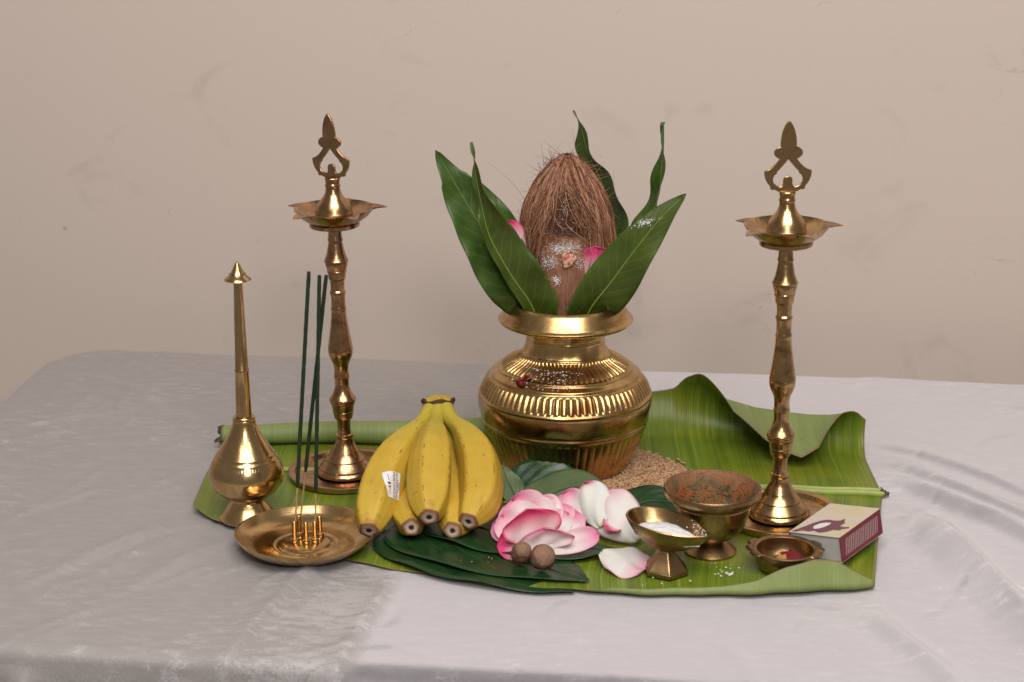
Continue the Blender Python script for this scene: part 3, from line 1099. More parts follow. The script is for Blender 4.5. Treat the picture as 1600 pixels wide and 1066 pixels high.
# ------------------------------------------------------------------ leaves standing in the pot
def leaf_geo(ctrl, W, fold, wave=0.0, waves=5, tipw=0.55, cup=0.0, kind='lance', n=48, m=14, ph=0.0, pk=0.8, sides=(1.0, 1.0)):
    """ctrl: list of ((x,y,z) centre line, (nx,ny,nz) face normal). Returns verts, faces, uv, rib path"""
    P = catmull([c[0] for c in ctrl], 10)
    N = catmull([c[1] for c in ctrl], 10)
    P = np.array(P)
    N = np.array(N)
    L = np.concatenate([[0], np.cumsum(np.linalg.norm(np.diff(P, axis=0), axis=1))])
    us = np.linspace(0, 1, n + 1)
    P = np.stack([np.interp(us * L[-1], L, P[:, i]) for i in range(3)], 1)
    N = np.stack([np.interp(us * L[-1], L, N[:, i]) for i in range(3)], 1)
    V, UV, rib = [], [], []
    for i, u in enumerate(us):
        t = Vector(P[min(i + 1, n)] - P[max(i - 1, 0)]).normalized()
        nn = Vector(N[i])
        nn = (nn - t * nn.dot(t)).normalized()
        s = t.cross(nn)
        if kind == 'lance':
            wd = W * (math.sin(PI * min(1, (0.05 + 0.95 * u)) ** pk)) ** 0.75 if u < 1 else 0.0
            wd *= min(1.0, 0.08 + 0.92 * u / 0.24)
            if u > 0.86:
                wd = min(wd, W * 0.42 * ((1 - u) / 0.14) ** 0.8 + 0.0002)
        else:
            # heart-shaped, pointed tip
            wd = W * (math.sin(PI * u ** 0.62) ** 0.62) * (1.0 if u < 0.9 else ((1 - u) / 0.1) ** 0.35 * 0.98 + 0.02) if 0 < u < 1 else 0.0006
        p = Vector(P[i])
        rib.append(p + nn * 0.0004)
        for j in range(m + 1):
            v = j / m * 2 - 1
            fo = fold
            h = abs(v) * math.sin(fo) + cup * v * v
            wd_ = wd
            wd = wd_ * (sides[0] if v < 0 else sides[1])
            q = p + s * (v * wd * math.cos(fo)) + nn * (wd * h + wave * abs(v) ** 1.6 * math.sin(u * waves * 2 * PI + (1.7 if v > 0 else 0) + ph))
            wd = wd_
            V.append(q)
            UV.append((u, j / m))
    Fc = []
    r = m + 1
    for i in range(n):
        for j in range(m):
            a = i * r + j
            Fc.append((a, a + 1, a + r + 1, a + r))
    return V, Fc, UV, rib


def build_leaf(name, label, cat, ctrl, W, fold, mats, ribmat, group=None, rib_r=0.0009, **kw):
    root = thing(name, label, cat, ctrl[0][0], (0, 0, 0), group)
    o0 = Vector(ctrl[0][0])
    V, Fc, UV, rib = leaf_geo(ctrl, W, fold, **kw)
    mesh('blade', [v - o0 for v in V], Fc, mats, root, True, UV, None, 0.00035, 1)
    k = len(rib)
    tube('midrib', [p - o0 for p in rib[:-2]], [rib_r * (1.15 - i / k) for i in range(k - 2)], 8, ribmat, root)
    return root


MG = [M['mango_top'], M['mango_under']]
MO = [M['mango_olive'], M['mango_under']]
LG = 'mango leaves standing in the pot'
build_leaf('mango_leaf', 'broad glossy mango leaf leaning farthest left out of the pot', 'leaf',
           [((0.028, -0.016, 0.125), (-0.35, -0.90, 0.2)), ((0.0160, -0.0250, 0.1690), (-0.30, -0.92, 0.25)), ((-0.0040, -0.032, 0.2000), (0.05, -0.95, 0.25)), ((-0.0225, -0.032, 0.2340), (0.20, -0.92, 0.30)), ((-0.0450, -0.030, 0.2725), (0.22, -0.92, 0.3)),
            ((-0.0675, -0.030, 0.3120), (0.2, -0.92, 0.3))], 0.0265, 0.16, MG, M['mango_rib'], LG, wave=0.0018, waves=6, cup=0.05, pk=0.95)
build_leaf('mango_leaf', 'olive mango leaf with a thin twisted tip at the front left of the pot', 'leaf',
           [((0.030, -0.022, 0.125), (-0.10, -0.98, 0.1)), ((0.0185, -0.0340, 0.1690), (0.00, -0.98, 0.15)), ((-0.0010, -0.047, 0.2030), (0.25, -0.93, 0.2)), ((-0.0195, -0.053, 0.2390), (0.38, -0.88, 0.2)), ((-0.0262, -0.055, 0.2680), (-0.40, -0.86, 0.1)),
            ((-0.0312, -0.053, 0.2955), (-0.80, -0.55, 0.1)), ((-0.0344, -0.050, 0.3232), (-0.97, 0.15, 0.0))], 0.0245, 0.34, MO, M['mango_rib'], LG, wave=0.0020, waves=5, cup=0.06, pk=0.64, sides=(0.34, 1.10))
build_leaf('mango_leaf', 'mango leaf half hidden behind the two left leaves, beside the fibre', 'leaf',
           [((0.022, 0.006, 0.130), (-0.2, -0.9, 0.3)), ((0.0110, 0.010, 0.1640), (0.0, -0.95, 0.3)), ((0.0020, 0.014, 0.1960), (0.25, -0.9, 0.35)), ((-0.0086, 0.018, 0.2282), (0.25, -0.9, 0.3)), ((-0.0214, 0.020, 0.2550), (0.25, -0.9, 0.3)), ((-0.0339, 0.022, 0.2750), (0.2, -0.9, 0.3))],
           0.0200, 0.12, MG, M['mango_rib'], LG, wave=0.0015, waves=4)
RIGHT_LEAF = build_leaf('mango_leaf', 'wide olive mango leaf leaning right over the front of the pot', 'leaf',
           [((0.056, -0.022, 0.125), (0.40, -0.90, 0.1)), ((0.0690, -0.0385, 0.1670), (0.42, -0.88, 0.15)), ((0.0870, -0.050, 0.1960), (0.05, -0.97, 0.25)), ((0.1085, -0.057, 0.2290), (-0.22, -0.92, 0.3)), ((0.1310, -0.058, 0.2585), (-0.25, -0.91, 0.3)), ((0.1517, -0.056, 0.2787), (-0.22, -0.92, 0.25))],
           0.0240, 0.24, MO, M['mango_rib'], LG, wave=0.0016, waves=3, cup=-0.10, ph=1.0, pk=0.78)
build_leaf('mango_leaf', 'dark narrow mango leaf with hooked tip rising behind the coconut', 'leaf',
           [((0.080, 0.022, 0.130), (-0.80, -0.55, 0.2)), ((0.0880, 0.030, 0.160), (-0.80, -0.55, 0.2)), ((0.0975, 0.036, 0.1993), (-0.75, -0.62, 0.2)), ((0.0940, 0.040, 0.235), (-0.70, -0.70, 0.1)), ((0.0830, 0.042, 0.2679), (-0.74, -0.65, 0.1)), ((0.0705, 0.042, 0.2949), (-0.84, -0.50, 0.1)), ((0.0645, 0.042, 0.3157), (-0.92, -0.35, 0.1)), ((0.0567, 0.042, 0.3352), (-0.6, -0.3, 0.7))],
           0.0215, 0.20, MG, M['mango_rib'], LG, wave=0.0028, waves=5, cup=0.1, pk=0.9)
build_leaf('mango_leaf', 'wavy mango leaf seen edge on, standing upright at the right back', 'leaf',
           [((0.078, 0.006, 0.130), (-0.7, -0.6, 0.3)), ((0.0920, 0.014, 0.165), (-0.7, -0.6, 0.3)), ((0.1160, 0.020, 0.2095), (-0.80, -0.5, 0.3)), ((0.1335, 0.022, 0.2573), (-0.93, -0.32, 0.1)), ((0.1364, 0.022, 0.2841), (-0.95, -0.30, 0.0)), ((0.1376, 0.022, 0.3059), (-0.95, -0.30, 0.0)), ((0.1371, 0.022, 0.3276), (-0.95, 0.1, 0.0))],
           0.0165, 0.35, MG, M['mango_rib'], LG, wave=0.0028, waves=4.2, cup=0.0, ph=0.6)
build_leaf('mango_leaf', 'dark mango leaf mostly hidden under the front right leaf', 'leaf',
           [((0.074, -0.018, 0.130), (0.5, -0.8, 0)), ((0.0850, -0.027, 0.168), (0.45, -0.88, -0.1)), ((0.0944, -0.036, 0.1917), (0.2, -0.9, -0.2)), ((0.1054, -0.040, 0.2129), (0.1, -0.95, -0.1)), ((0.1136, -0.040, 0.2305), (0.1, -0.95, 0))],
           0.0150, 0.15, MG, M['mango_rib'], LG, wave=0.0012, waves=3)


def leaf_smear(n):
    """points strewn on the upper half of the right leaning leaf"""
    from mathutils.bvhtree import BVHTree
    me = RIGHT_LEAF.children[0].data
    o0 = RIGHT_LEAF.location
    tree = BVHTree.FromPolygons([v.co + o0 for v in me.vertices], [tuple(p.vertices) for p in me.polygons])
    out = []
    for _ in range(n):
        t, u = random.gauss(0, 0.0042), random.gauss(0, 0.0015)
        hit = tree.ray_cast(Vector((0.1165 + t, -0.2, 0.2530 + 0.30 * t + u)), Vector((0, 1, 0)))
        if hit[0] is not None:
            out.append((hit[0].x, hit[0].y - 0.0003, hit[0].z))
    return out


specks('leaf_specks', leaf_smear(150), M['powder'], 'white specks near the upper edge of the right leaning leaf', 'powder', 0.0002, 0.0007)  # pale specks strewn along the leaf's upper edge


# ------------------------------------------------------------------ petals
def petal_mat(name, pale, pink, start, end, tipw=1.0):
    k = NT(name)
    uv = k.sep(k.coord('UV'))
    ob = k.coord('Object')
    av = k.math('ABSOLUTE', k.math('SUBTRACT', k.math('MULTIPLY', uv[1], 2.0), 1.0))
    rib = k.noise(k.comb(k.math('MULTIPLY', uv[0], 5.0), k.math('MULTIPLY', uv[1], 60.0), 0.0), 1.0, 3, 0.6)
    e = k.math('MAXIMUM', k.math('MULTIPLY', uv[0], tipw), k.math('MULTIPLY', k.math('POWER', av, 3.0), 0.93))
    e = k.math('ADD', e, k.math('MULTIPLY', k.math('SUBTRACT', rib, 0.5), 0.16))
    f = k.maprange(e, start, end, 0.0, 1.0)
    col = k.mix(f, pale, pink)
    base = k.maprange(uv[0], 0.0, 0.22, 0.55, 0.0)
    col = k.mix(base, col, (0.68, 0.66, 0.42))
    k.set(Base_Color=col, Roughness=0.55, Specular_IOR_Level=0.3, Subsurface_Weight=0.22, Subsurface_Scale=0.004,
          Sheen_Weight=0.2, Normal=k.bump(rib, 0.18, 0.0006))
    return k.m


M['petal_white'] = petal_mat('petal_white', (0.82, 0.70, 0.66), (0.80, 0.26, 0.40), 0.62, 1.04)
M['petal_blush'] = petal_mat('petal_blush', (0.80, 0.62, 0.62), (0.78, 0.18, 0.36), 0.55, 1.0)
M['petal_pink'] = petal_mat('petal_pink', (0.78, 0.56, 0.56), (0.70, 0.04, 0.17), 0.42, 0.86)
M['petal_edge'] = petal_mat('petal_edge', (0.80, 0.72, 0.66), (0.78, 0.10, 0.30), 0.86, 1.0)


def petal_geo(L, W, cup, curl, roll=0.0, notch=0.0, ph=0.0, n=22, m=18):
    V, UV = [], []
    for i in range(n + 1):
        u = i / n
        if u < 0.6:
            wd = W * (0.22 + 0.78 * math.sin(PI / 2 * u / 0.6) ** 0.9)
        else:
            wd = W * math.sqrt(max(0.0, 1 - ((u - 0.6) / 0.4) ** 2.4))
        th = curl * u
        cx = L * (math.sin(th) / curl if abs(curl) > 1e-3 else u)
        cz = L * ((1 - math.cos(th)) / curl if abs(curl) > 1e-3 else 0)
        for j in range(m + 1):
            v = j / m * 2 - 1
            bow = cup * wd * v * v
            lip = -roll * L * max(0, u - 0.72) ** 2 * 6 * (1 - 0.4 * v * v)
            wave = 0.06 * W * math.sin(v * 5 + ph) * u * u + 0.03 * W * math.sin(u * 9 + v * 7 + ph) + 0.05 * W * abs(v) ** 3 * math.sin(u * 13 + ph * 2)
            nt = -notch * L * math.exp(-(v / 0.25) ** 2) * max(0, u - 0.7) / 0.3
            hz = bow + lip + wave
            V.append(Vector((cx - math.sin(th) * hz + nt, wd * v * (1 - 0.12 * cup * v * v), cz + math.cos(th) * hz)))
            UV.append((u, j / m))
    Fc = []
    r = m + 1
    for i in range(n):
        for j in range(m):
            a = i * r + j
            Fc.append((a, a + r, a + r + 1, a + 1))
    return V, Fc, UV


def frame(direction, normal):
    x = Vector(direction).normalized()
    z = Vector(normal)
    z = (z - x * z.dot(x)).normalized()
    y = z.cross(x)
    return Matrix((x, y, z)).transposed()


def build_petal(name, base, direction, normal, L, W, cup, curl, mat, parent=None, roll=0.0, notch=0.0, ph=0.0):
    V, Fc, UV = petal_geo(L, W, cup, curl, roll, notch, ph)
    o = mesh(name, V, Fc, mat, parent, True, UV, None, 0.00022)
    o.matrix_local = Matrix.Translation(Vector(base)) @ frame(direction, normal).to_4x4()
    return o


tag(build_petal('rose_petal', (0.0085, -0.0360, 0.2125), (-0.42, 0.02, 0.90), (0.30, -0.90, 0.1), 0.040, 0.015, -0.1, 0.0, M['petal_pink']),
    'deep pink petal tucked between the left mango leaves and the coconut', 'petal', 'pink petals tucked in the pot')
tag(build_petal('rose_petal', (0.0775, -0.0425, 0.186), (-0.10, -0.16, 0.95), (-0.20, -0.95, 0.05), 0.044, 0.0165, -0.15, -0.1, M['petal_pink']),
    'pink and white petal tucked behind the front right mango leaf', 'petal', 'pink petals tucked in the pot')


# ------------------------------------------------------------------ the two tall oil lamps
LAMP_STEM = [(0.0061, 0.2475), (0.0060, 0.2440), (0.0064, 0.2365), (0.0069, 0.2352), (0.0069, 0.2338), (0.0064, 0.2330), (0.0064, 0.2315), (0.0067, 0.2303), (0.0072, 0.2270), (0.0085, 0.2205), (0.0103, 0.2160), (0.0110, 0.2147),
             (0.0109, 0.2135), (0.0101, 0.2125), (0.0102, 0.2113), (0.0097, 0.2090), (0.0087, 0.2050), (0.0089, 0.2045), (0.0088, 0.2033), (0.0082, 0.2028), (0.0078, 0.1972), (0.0067, 0.1955), (0.0063, 0.1900), (0.0064, 0.1858), (0.0073, 0.1845),
             (0.0074, 0.1832), (0.0068, 0.1822), (0.0067, 0.1810), (0.0063, 0.1780), (0.0064, 0.1705), (0.0069, 0.1690), (0.0072, 0.1677), (0.0070, 0.1665), (0.0067, 0.1655), (0.0068, 0.1640), (0.0070, 0.1600), (0.0078, 0.1530), (0.0088, 0.1455), (0.0098, 0.1390),
             (0.0109, 0.1325), (0.0114, 0.1290), (0.0115, 0.1285), (0.0112, 0.1278), (0.0114, 0.1265), (0.0111, 0.1235), (0.0102, 0.1200), (0.0087, 0.1165), (0.0075, 0.1142), (0.0069, 0.1115), (0.0066, 0.1083), (0.0066, 0.1030), (0.0072, 0.1008), (0.0072, 0.0998),
             (0.0067, 0.0988), (0.0065, 0.0940), (0.0067, 0.0905), (0.0078, 0.0862), (0.0096, 0.0822), (0.0120, 0.0792), (0.0125, 0.0780), (0.0125, 0.0770), (0.0117, 0.0755), (0.0118, 0.0742), (0.0107, 0.0725), (0.0104, 0.0715), (0.0096, 0.0660), (0.0098, 0.0655), (0.0095, 0.0640), (0.0087, 0.0598),
             (0.0081, 0.0585), (0.0066, 0.0571), (0.0062, 0.0540), (0.0060, 0.0505), (0.0061, 0.0455), (0.0066, 0.0430), (0.0080, 0.0420), (0.0083, 0.0405), (0.0080, 0.0390), (0.0077, 0.0385), (0.0081, 0.0365), (0.0083, 0.0345), (0.0098, 0.0310), (0.0130, 0.0255), (0.0132, 0.0250), (0.0134, 0.0243), (0.0162, 0.0205),
             (0.0180, 0.0182), (0.0184, 0.0178), (0.0185, 0.0168), (0.0191, 0.0160), (0.0215, 0.0130), (0.0240, 0.0104), (0.0244, 0.0100), (0.0247, 0.0085), (0.0266, 0.0066), (0.0270, 0.0056), (0.0272, 0.0040)]


def finial_geo(th):
    """flat pierced flame-and-heart ornament; outline in mm read from its front"""
    half_out = [(0.0, 58.0), (1.2, 57.0), (3.4, 53.8), (5.3, 49.0), (6.5, 43.0), (6.8, 38.5), (6.6, 36.2), (9.0, 35.6), (11.4, 33.4), (12.1, 31.0), (11.4, 28.6), (9.0, 26.6), (7.2, 25.9), (9.8, 22.6), (13.2, 19.2), (16.0, 17.4), (19.6, 16.2), (19.9, 15.2),
                (19.6, 11.8), (18.4, 8.0), (16.6, 5.0), (14.8, 3.0), (14.6, 0.6), (13.0, -0.2), (10.8, 0.0), (8.0, -1.6), (0.0, -1.8)]
    half_in = [(0.0, 25.6), (2.8, 22.0), (6.6, 17.6), (9.2, 15.0), (9.0, 13.8), (11.2, 12.2), (12.2, 10.0), (12.4, 7.6), (11.4, 5.2), (9.0, 3.4), (6.0, 2.6), (4.6, 3.0), (4.0, 5.0), (3.9, 8.6), (3.0, 10.4), (1.4, 11.2), (0.0, 11.4)]
    sc_ = 0.001
    bm = bmesh.new()
    outer = [(x, z) for x, z in half_out] + [(-x, z) for x, z in reversed(half_out[1:-1])]
    inner = [(x, z) for x, z in half_in] + [(-x, z) for x, z in reversed(half_in[1:-1])]

    def loop(pts, y):
        vs = [bm.verts.new((x * sc_, y, z * sc_)) for x, z in pts]
        es = [bm.edges.new((vs[i], vs[(i + 1) % len(vs)])) for i in range(len(vs))]
        return vs, es
    res = {}
    for y in (-th, th):
        vo, eo = loop(outer, y)
        vi, ei = loop(inner, y)
        bmesh.ops.triangle_fill(bm, use_beauty=True, use_dissolve=False, edges=eo + ei)
        res[y] = (vo, vi)
    for idx in (0, 1):
        a, b = res[-th][idx], res[th][idx]
        for i in range(len(a)):
            j = (i + 1) % len(a)
            bm.faces.new((a[i], a[j], b[j], b[i]))
    bmesh.ops.recalc_face_normals(bm, faces=bm.faces)
    me = bpy.data.meshes.new('finial')
    bm.to_mesh(me)
    bm.free()
    return me


def build_lamp(label, loc, tilt, mat, spin, finial_rot, fin_scale=1.0, size=1.0):
    root = thing('oil_lamp', label, 'oil lamp', loc, tilt, 'tall brass oil lamps')
    plate = [(0.0, 0.0), (0.0480, 0.0), (0.0515, 0.0012), (0.0533, 0.0052), (0.0537, 0.0066), (0.0530, 0.0072), (0.0500, 0.0071), (0.0478, 0.0066), (0.0466, 0.0050), (0.0450, 0.0028), (0.0420, 0.0022), (0.0300, 0.0024), (0.0, 0.0040)]
    root.scale = (1, 1, size)
    lathe('base_plate', plate, 96, mat, root)
    st = [(r if k % 1 else r, z) for k, (r, z) in enumerate(LAMP_STEM)]
    lathe('stem', list(reversed(st)), 56, mat, root, None, 24)
    dish = [(0.0, 0.2468), (0.0215, 0.2470), (0.0226, 0.2478), (0.0226, 0.2505), (0.0215, 0.2512), (0.0250, 0.2530), (0.0305, 0.2572), (0.0345, 0.2622), (0.0357, 0.2640), (0.0358, 0.2648), (0.0350, 0.2648),
            (0.0330, 0.2628), (0.0285, 0.2586), (0.0240, 0.2562), (0.0150, 0.2556), (0.0, 0.2556)]
    wgt = [0, 0, 0, 0, 0, 0, 0.0, 0.10, 0.97, 1.0, 0.97, 0.0, 0.0, 0, 0, 0]
    sp_ang = [R(6 + 72 * k) + spin for k in range(5)]

    def fn(i, a, r, z):
        best = min(abs(math.atan2(math.sin(a - s), math.cos(a - s))) for s in sp_ang)
        e = max(0.0, 1 - best / 0.245)
        ext = wgt[i] * 0.0122 * e ** 0.85
        dip = -wgt[i] * (0.0010 * math.sin(PI / 2 * e) + 0.0010 * max(0.0, 1 - best / 0.12))
        return r + ext, z + dip
    lathe('oil_dish', dish, 240, mat, root, fn, 40)
    bell = [(0.0170, 0.2557), (0.0172, 0.2575), (0.0168, 0.2600), (0.0170, 0.2606), (0.0166, 0.2614), (0.0160, 0.2640), (0.0145, 0.2680), (0.0118, 0.2720), (0.0092, 0.2752), (0.0079, 0.2776), (0.0070, 0.2800), (0.0066, 0.2825), (0.0063, 0.2835),
            (0.0068, 0.2850), (0.0070, 0.2862), (0.0066, 0.2872), (0.0062, 0.2880), (0.0066, 0.2905), (0.0069, 0.2925), (0.0064, 0.2932), (0.0, 0.2935)]
    lathe('bell_collar', bell, 56, mat, root, None, 38)
    me = finial_geo(0.0011)
    me.set_sharp_from_angle(angle=R(30))
    f = link_mesh('finial', me, mat, root)
    f.location = (0, 0, 0.2947)
    f.rotation_euler = finial_rot
    f.scale = (fin_scale, 1, 1)
    b = f.modifiers.new('edge', 'BEVEL')
    b.width = 0.0005
    b.segments = 2
    b.limit_method = 'ANGLE'
    return root


build_lamp('tall coppery oil lamp standing behind the incense sticks', (-0.1549, -0.0184, 0.0025), (0, R(-1.0), R(8)), M['brass_lamp_copper'], R(-3), (0, R(-2), R(-35)), 0.97, 0.965)
build_lamp('tall golden oil lamp standing between the footed bowl and the matchbox', (0.2349, -0.1229, 0.0025), (0, R(-1.0), R(-4)), M['brass_lamp'], R(0), (0, 0, R(6)))


# ------------------------------------------------------------------ rose-water sprinkler
def build_sprinkler():
    root = thing('rosewater_sprinkler', 'bulbous brass rosewater sprinkler with long thin neck and cone cap', 'sprinkler', (-0.2323, -0.1214, 0.0030))
    foot = [(0.0, 0.0), (0.0250, 0.0), (0.0256, 0.0008), (0.0254, 0.0016), (0.0236, 0.0030), (0.0215, 0.0058), (0.0190, 0.0092), (0.0160, 0.0130), (0.0143, 0.0150), (0.0137, 0.0166), (0.0136, 0.0176)]
    lathe('foot', foot, 80, M['brass_bright'], root)
    body = catmull([(0.0134, 0.0172), (0.0150, 0.0184), (0.0188, 0.0206), (0.0255, 0.0250), (0.0305, 0.0315), (0.0326, 0.0392), (0.0322, 0.0450), (0.0296, 0.0520), (0.0258, 0.0585), (0.0217, 0.0648),
                    (0.0170, 0.0722), (0.0132, 0.0795), (0.0106, 0.0860), (0.0094, 0.0915)], 5)
    rings = [(0.0600, 0.0005), (0.0560, 0.0004), (0.0575, -0.0002), (0.0905, 0.0004), (0.0198, 0.0003)]

    def fn(i, a, r, z):
        for zc, h in rings:
            r += h * math.exp(-((z - zc) / 0.0006) ** 2)
        # row of small punched marks
        r -= 0.00025 * math.exp(-((z - 0.0528) / 0.0012) ** 2) * (0.5 + 0.5 * math.cos(70 * a))
        return r, z
    pr = [(float(a), float(b)) for a, b in body] + [(0.0095, 0.0930), (0.0090, 0.0936), (0.0070, 0.0934), (0.0068, 0.0900)]
    fine = []
    for (r0, z0), (r1, z1) in zip(pr[:-1], pr[1:]):
        fine += [(r0, z0), ((r0 + r1) / 2, (z0 + z1) / 2)]
    fine.append(pr[-1])
    lathe('bulb', fine, 280, M['brass_bright'], root, fn, 50)
    neck = [(0.0070, 0.0890), (0.0068, 0.1000), (0.0063, 0.1180), (0.0059, 0.1335), (0.0062, 0.1345), (0.0062, 0.1362), (0.0057, 0.1370), (0.0050, 0.1650), (0.0044, 0.1900), (0.0037, 0.2130), (0.0041, 0.2145), (0.0041, 0.2160), (0.0035, 0.2165)]
    lathe('neck', neck, 40, M['brass_bright'], root)
    cap = [(0.0, 0.2168), (0.0108, 0.2156), (0.0116, 0.2160), (0.0112, 0.2168), (0.0086, 0.2188), (0.0062, 0.2214), (0.0043, 0.2246), (0.0030, 0.2278), (0.0018, 0.2298), (0.0013, 0.2312), (0.0, 0.2320)]
    c = lathe('cap', cap, 48, M['brass_bright'], root)
    for k in range(8):
        a = 2 * PI * k / 8 + 0.2
        h = lathe('spray_hole', [(0.0, 0.0), (0.0006, 0.0), (0.0006, 0.0003), (0.0, 0.0003)], 8, M['dark_hole'], c)
        h.location = (0.0066 * math.cos(a), 0.0066 * math.sin(a), 0.2213)
        h.rotation_euler = (0, R(48), a)
    return root


M['dark_hole'] = plain('dark_hole', (0.03, 0.02, 0.012), 0.8)
build_sprinkler()


# ------------------------------------------------------------------ incense tray and sticks
TRAY = Vector((-0.1746, -0.1865, 0.0026))


def build_tray():
    root = thing('incense_tray', 'shallow round brass tray with five small incense tubes', 'tray', TRAY)
    pr = [(0.0, 0.0), (0.0400, 0.0), (0.0440, 0.0010), (0.0505, 0.0045), (0.0562, 0.0095), (0.0590, 0.0132), (0.0595, 0.0143), (0.0588, 0.0147), (0.0576, 0.0138), (0.0540, 0.0090), (0.0485, 0.0046), (0.0432, 0.0024), (0.0410, 0.0019),
          (0.0300, 0.0018), (0.0285, 0.0026), (0.0270, 0.0026), (0.0255, 0.0020), (0.0225, 0.0022), (0.0205, 0.0040), (0.0190, 0.0050), (0.0, 0.0054)]

    def fn(i, a, r, z):
        return r * (1 + 0.006 * math.sin(2 * a + 1) + 0.003 * math.sin(5 * a)), z + (0.0007 * math.sin(2 * a + .5) if z > 0.01 else 0)
    lathe('dish', pr, 120, M['brass_tray'], root, fn, 40)
    for (x, y) in TUBES:
        t = lathe('stick_tube', [(0.0, 0.0048), (0.0031, 0.0050), (0.0034, 0.0062), (0.0032, 0.0078), (0.0036, 0.0086), (0.0033, 0.0098), (0.0020, 0.0104), (0.0020, 0.0235), (0.0022, 0.0240), (0.0022, 0.0252), (0.0018, 0.0256), (0.0013, 0.0254), (0.0012, 0.0200)], 20, M['brass_bright'], root)
        t.location = (x, y, 0)
    return root


TUBES = [(-0.0085, -0.006), (-0.0060, 0.0075), (0.0014, -0.008), (0.0087, -0.006), (0.0115, 0.006)]
build_tray()


def incense_mat():
    k = NT('incense_paste')
    ob = k.coord('Object')
    f = k.noise(ob, 900, 4, 0.7)
    col = k.mix(f, (0.010, 0.022, 0.010), (0.030, 0.050, 0.026))
    k.set(Base_Color=col, Roughness=0.85, Specular_IOR_Level=0.2, Normal=k.bump(f, 0.7, 0.0008))
    return k.m


M['incense'] = incense_mat()
M['bamboo'] = plain('bamboo_stick', (0.46, 0.27, 0.12), 0.6, 300, 0.25)
STICKS = [(TUBES[0], (-0.1640, -0.190, 0.2440), 0.19, 'leftmost dark green incense stick standing in the brass tray'),
          (TUBES[1], (-0.1507, -0.184, 0.2395), 0.235, 'dark green incense stick that leans right and crosses behind its neighbour'),
          (TUBES[3], (-0.1556, -0.190, 0.2410), 0.17, 'dark green incense stick standing rightmost at its foot in the tray')]
for (tx, ty), top, frac, lab in STICKS:
    b0 = Vector((TRAY.x + tx, TRAY.y + ty, TRAY.z + 0.012))
    root = thing('incense_stick', lab, 'incense stick', b0, (0, 0, 0), 'incense sticks in the tray')
    d = Vector(top) - b0
    tube('bamboo_core', [d * (t / 8) * (frac + 0.03) for t in range(9)], 0.00075, 8, M['bamboo'], root)
    V, Fc = [], []
    pts = []
    for t in range(40):
        q = frac + (1 - frac) * t / 39
        pts.append(d * q + Vector((0.00004 * math.sin(t * 1.7), 0, 0)))
    tube('paste_coat', pts, [0.0009] + [0.00165 + 0.00008 * math.sin(t * 2.3) for t in range(38)] + [0.0015], 12, M['incense'], root)


# ------------------------------------------------------------------ hand of bananas
def banana_mat():
    k = NT('banana_skin')
    uv = k.sep(k.coord('UV'))
    ob = k.coord('Object')
    broad = k.noise(ob, 28, 4, 0.55, 0.3)
    col = k.mix(k.maprange(broad, 0.3, 0.7, 0, 1), (0.48, 0.305, 0.026), (0.57, 0.385, 0.050))
    green = k.maprange(uv[0], 0.08, 0.48, 0.75, 0.0)
    col = k.mix(green, col, (0.40, 0.36, 0.040))
    # pale bloom along the flanks
    fib = k.noise(k.comb(k.math('MULTIPLY', uv[0], 10), k.math('MULTIPLY', uv[1], 55), 0.0), 1.0, 3, 0.6)
    col = k.mix(k.maprange(fib, 0.5, 0.75, 0, 0.25), col, (0.66, 0.46, 0.10))
    # browned streaks along the ridges
    ph = k.math('ABSOLUTE', k.math('SUBTRACT', k.math('FRACT', k.math('MULTIPLY', uv[1], 5.0)), 0.5))
    ridge = k.maprange(ph, 0.0, 0.045, 1.0, 0.0)
    brk = k.maprange(k.noise(ob, 130, 4, 0.65), 0.535, 0.60, 0.0, 0.9)
    col = k.mix(k.math('MULTIPLY', ridge, brk), col, (0.13, 0.055, 0.015))
    spot = k.maprange(k.noise(ob, 170, 3, 0.6, 0.5), 0.70, 0.72, 0, 0.85)
    col = k.mix(spot, col, (0.09, 0.045, 0.015))
    brz = k.maprange(k.math('MULTIPLY', uv[0], k.noise(ob, 55, 3)), 0.55, 0.66, 0, 0.65)
    col = k.mix(brz, col, (0.36, 0.15, 0.03))
    k.set(Base_Color=col, Roughness=0.50, Specular_IOR_Level=0.35, Subsurface_Weight=0.08, Subsurface_Scale=0.004,
          Normal=k.bump(k.math('ADD', broad, k.math('MULTIPLY', fib, 0.3)), 0.12, 0.0015))
    return k.m


def banana_tip_mat():
    k = NT('banana_blossom_end')
    uv = k.sep(k.coord('UV'))
    ob = k.coord('Object')
    e = k.math('ADD', uv[0], k.math('MULTIPLY', k.math('SUBTRACT', k.noise(ob, 700, 3), 0.5), 0.28))
    col = k.ramp(e, [(0.14, (0.020, 0.014, 0.012)), (0.26, (0.09, 0.055, 0.04)), (0.34, (0.58, 0.46, 0.36)), (0.60, (0.48, 0.33, 0.23)), (0.76, (0.24, 0.11, 0.05)), (1.0, (0.20, 0.085, 0.035))])
    k.set(Base_Color=col, Roughness=0.75, Normal=k.bump(e, 0.6, 0.001))
    return k.m


M['banana'] = banana_mat()
M['banana_tip'] = banana_tip_mat()
M['crown_dark'] = plain('crown_rind', (0.060, 0.032, 0.018), 0.8, 400, 0.5, 0.8, 0.0012)
M['crown_cut'] = plain('crown_cut_face', (0.44, 0.29, 0.045), 0.65, 220, 0.3, 0.5, 0.0012)
CROWN = Vector((-0.0672, -0.0530, 0.0800))
BUNCH = thing('banana_bunch', 'hand of five ripe yellow bananas beside the brass pot', 'bananas', (CROWN.x, CROWN.y - 0.08, 0.003))


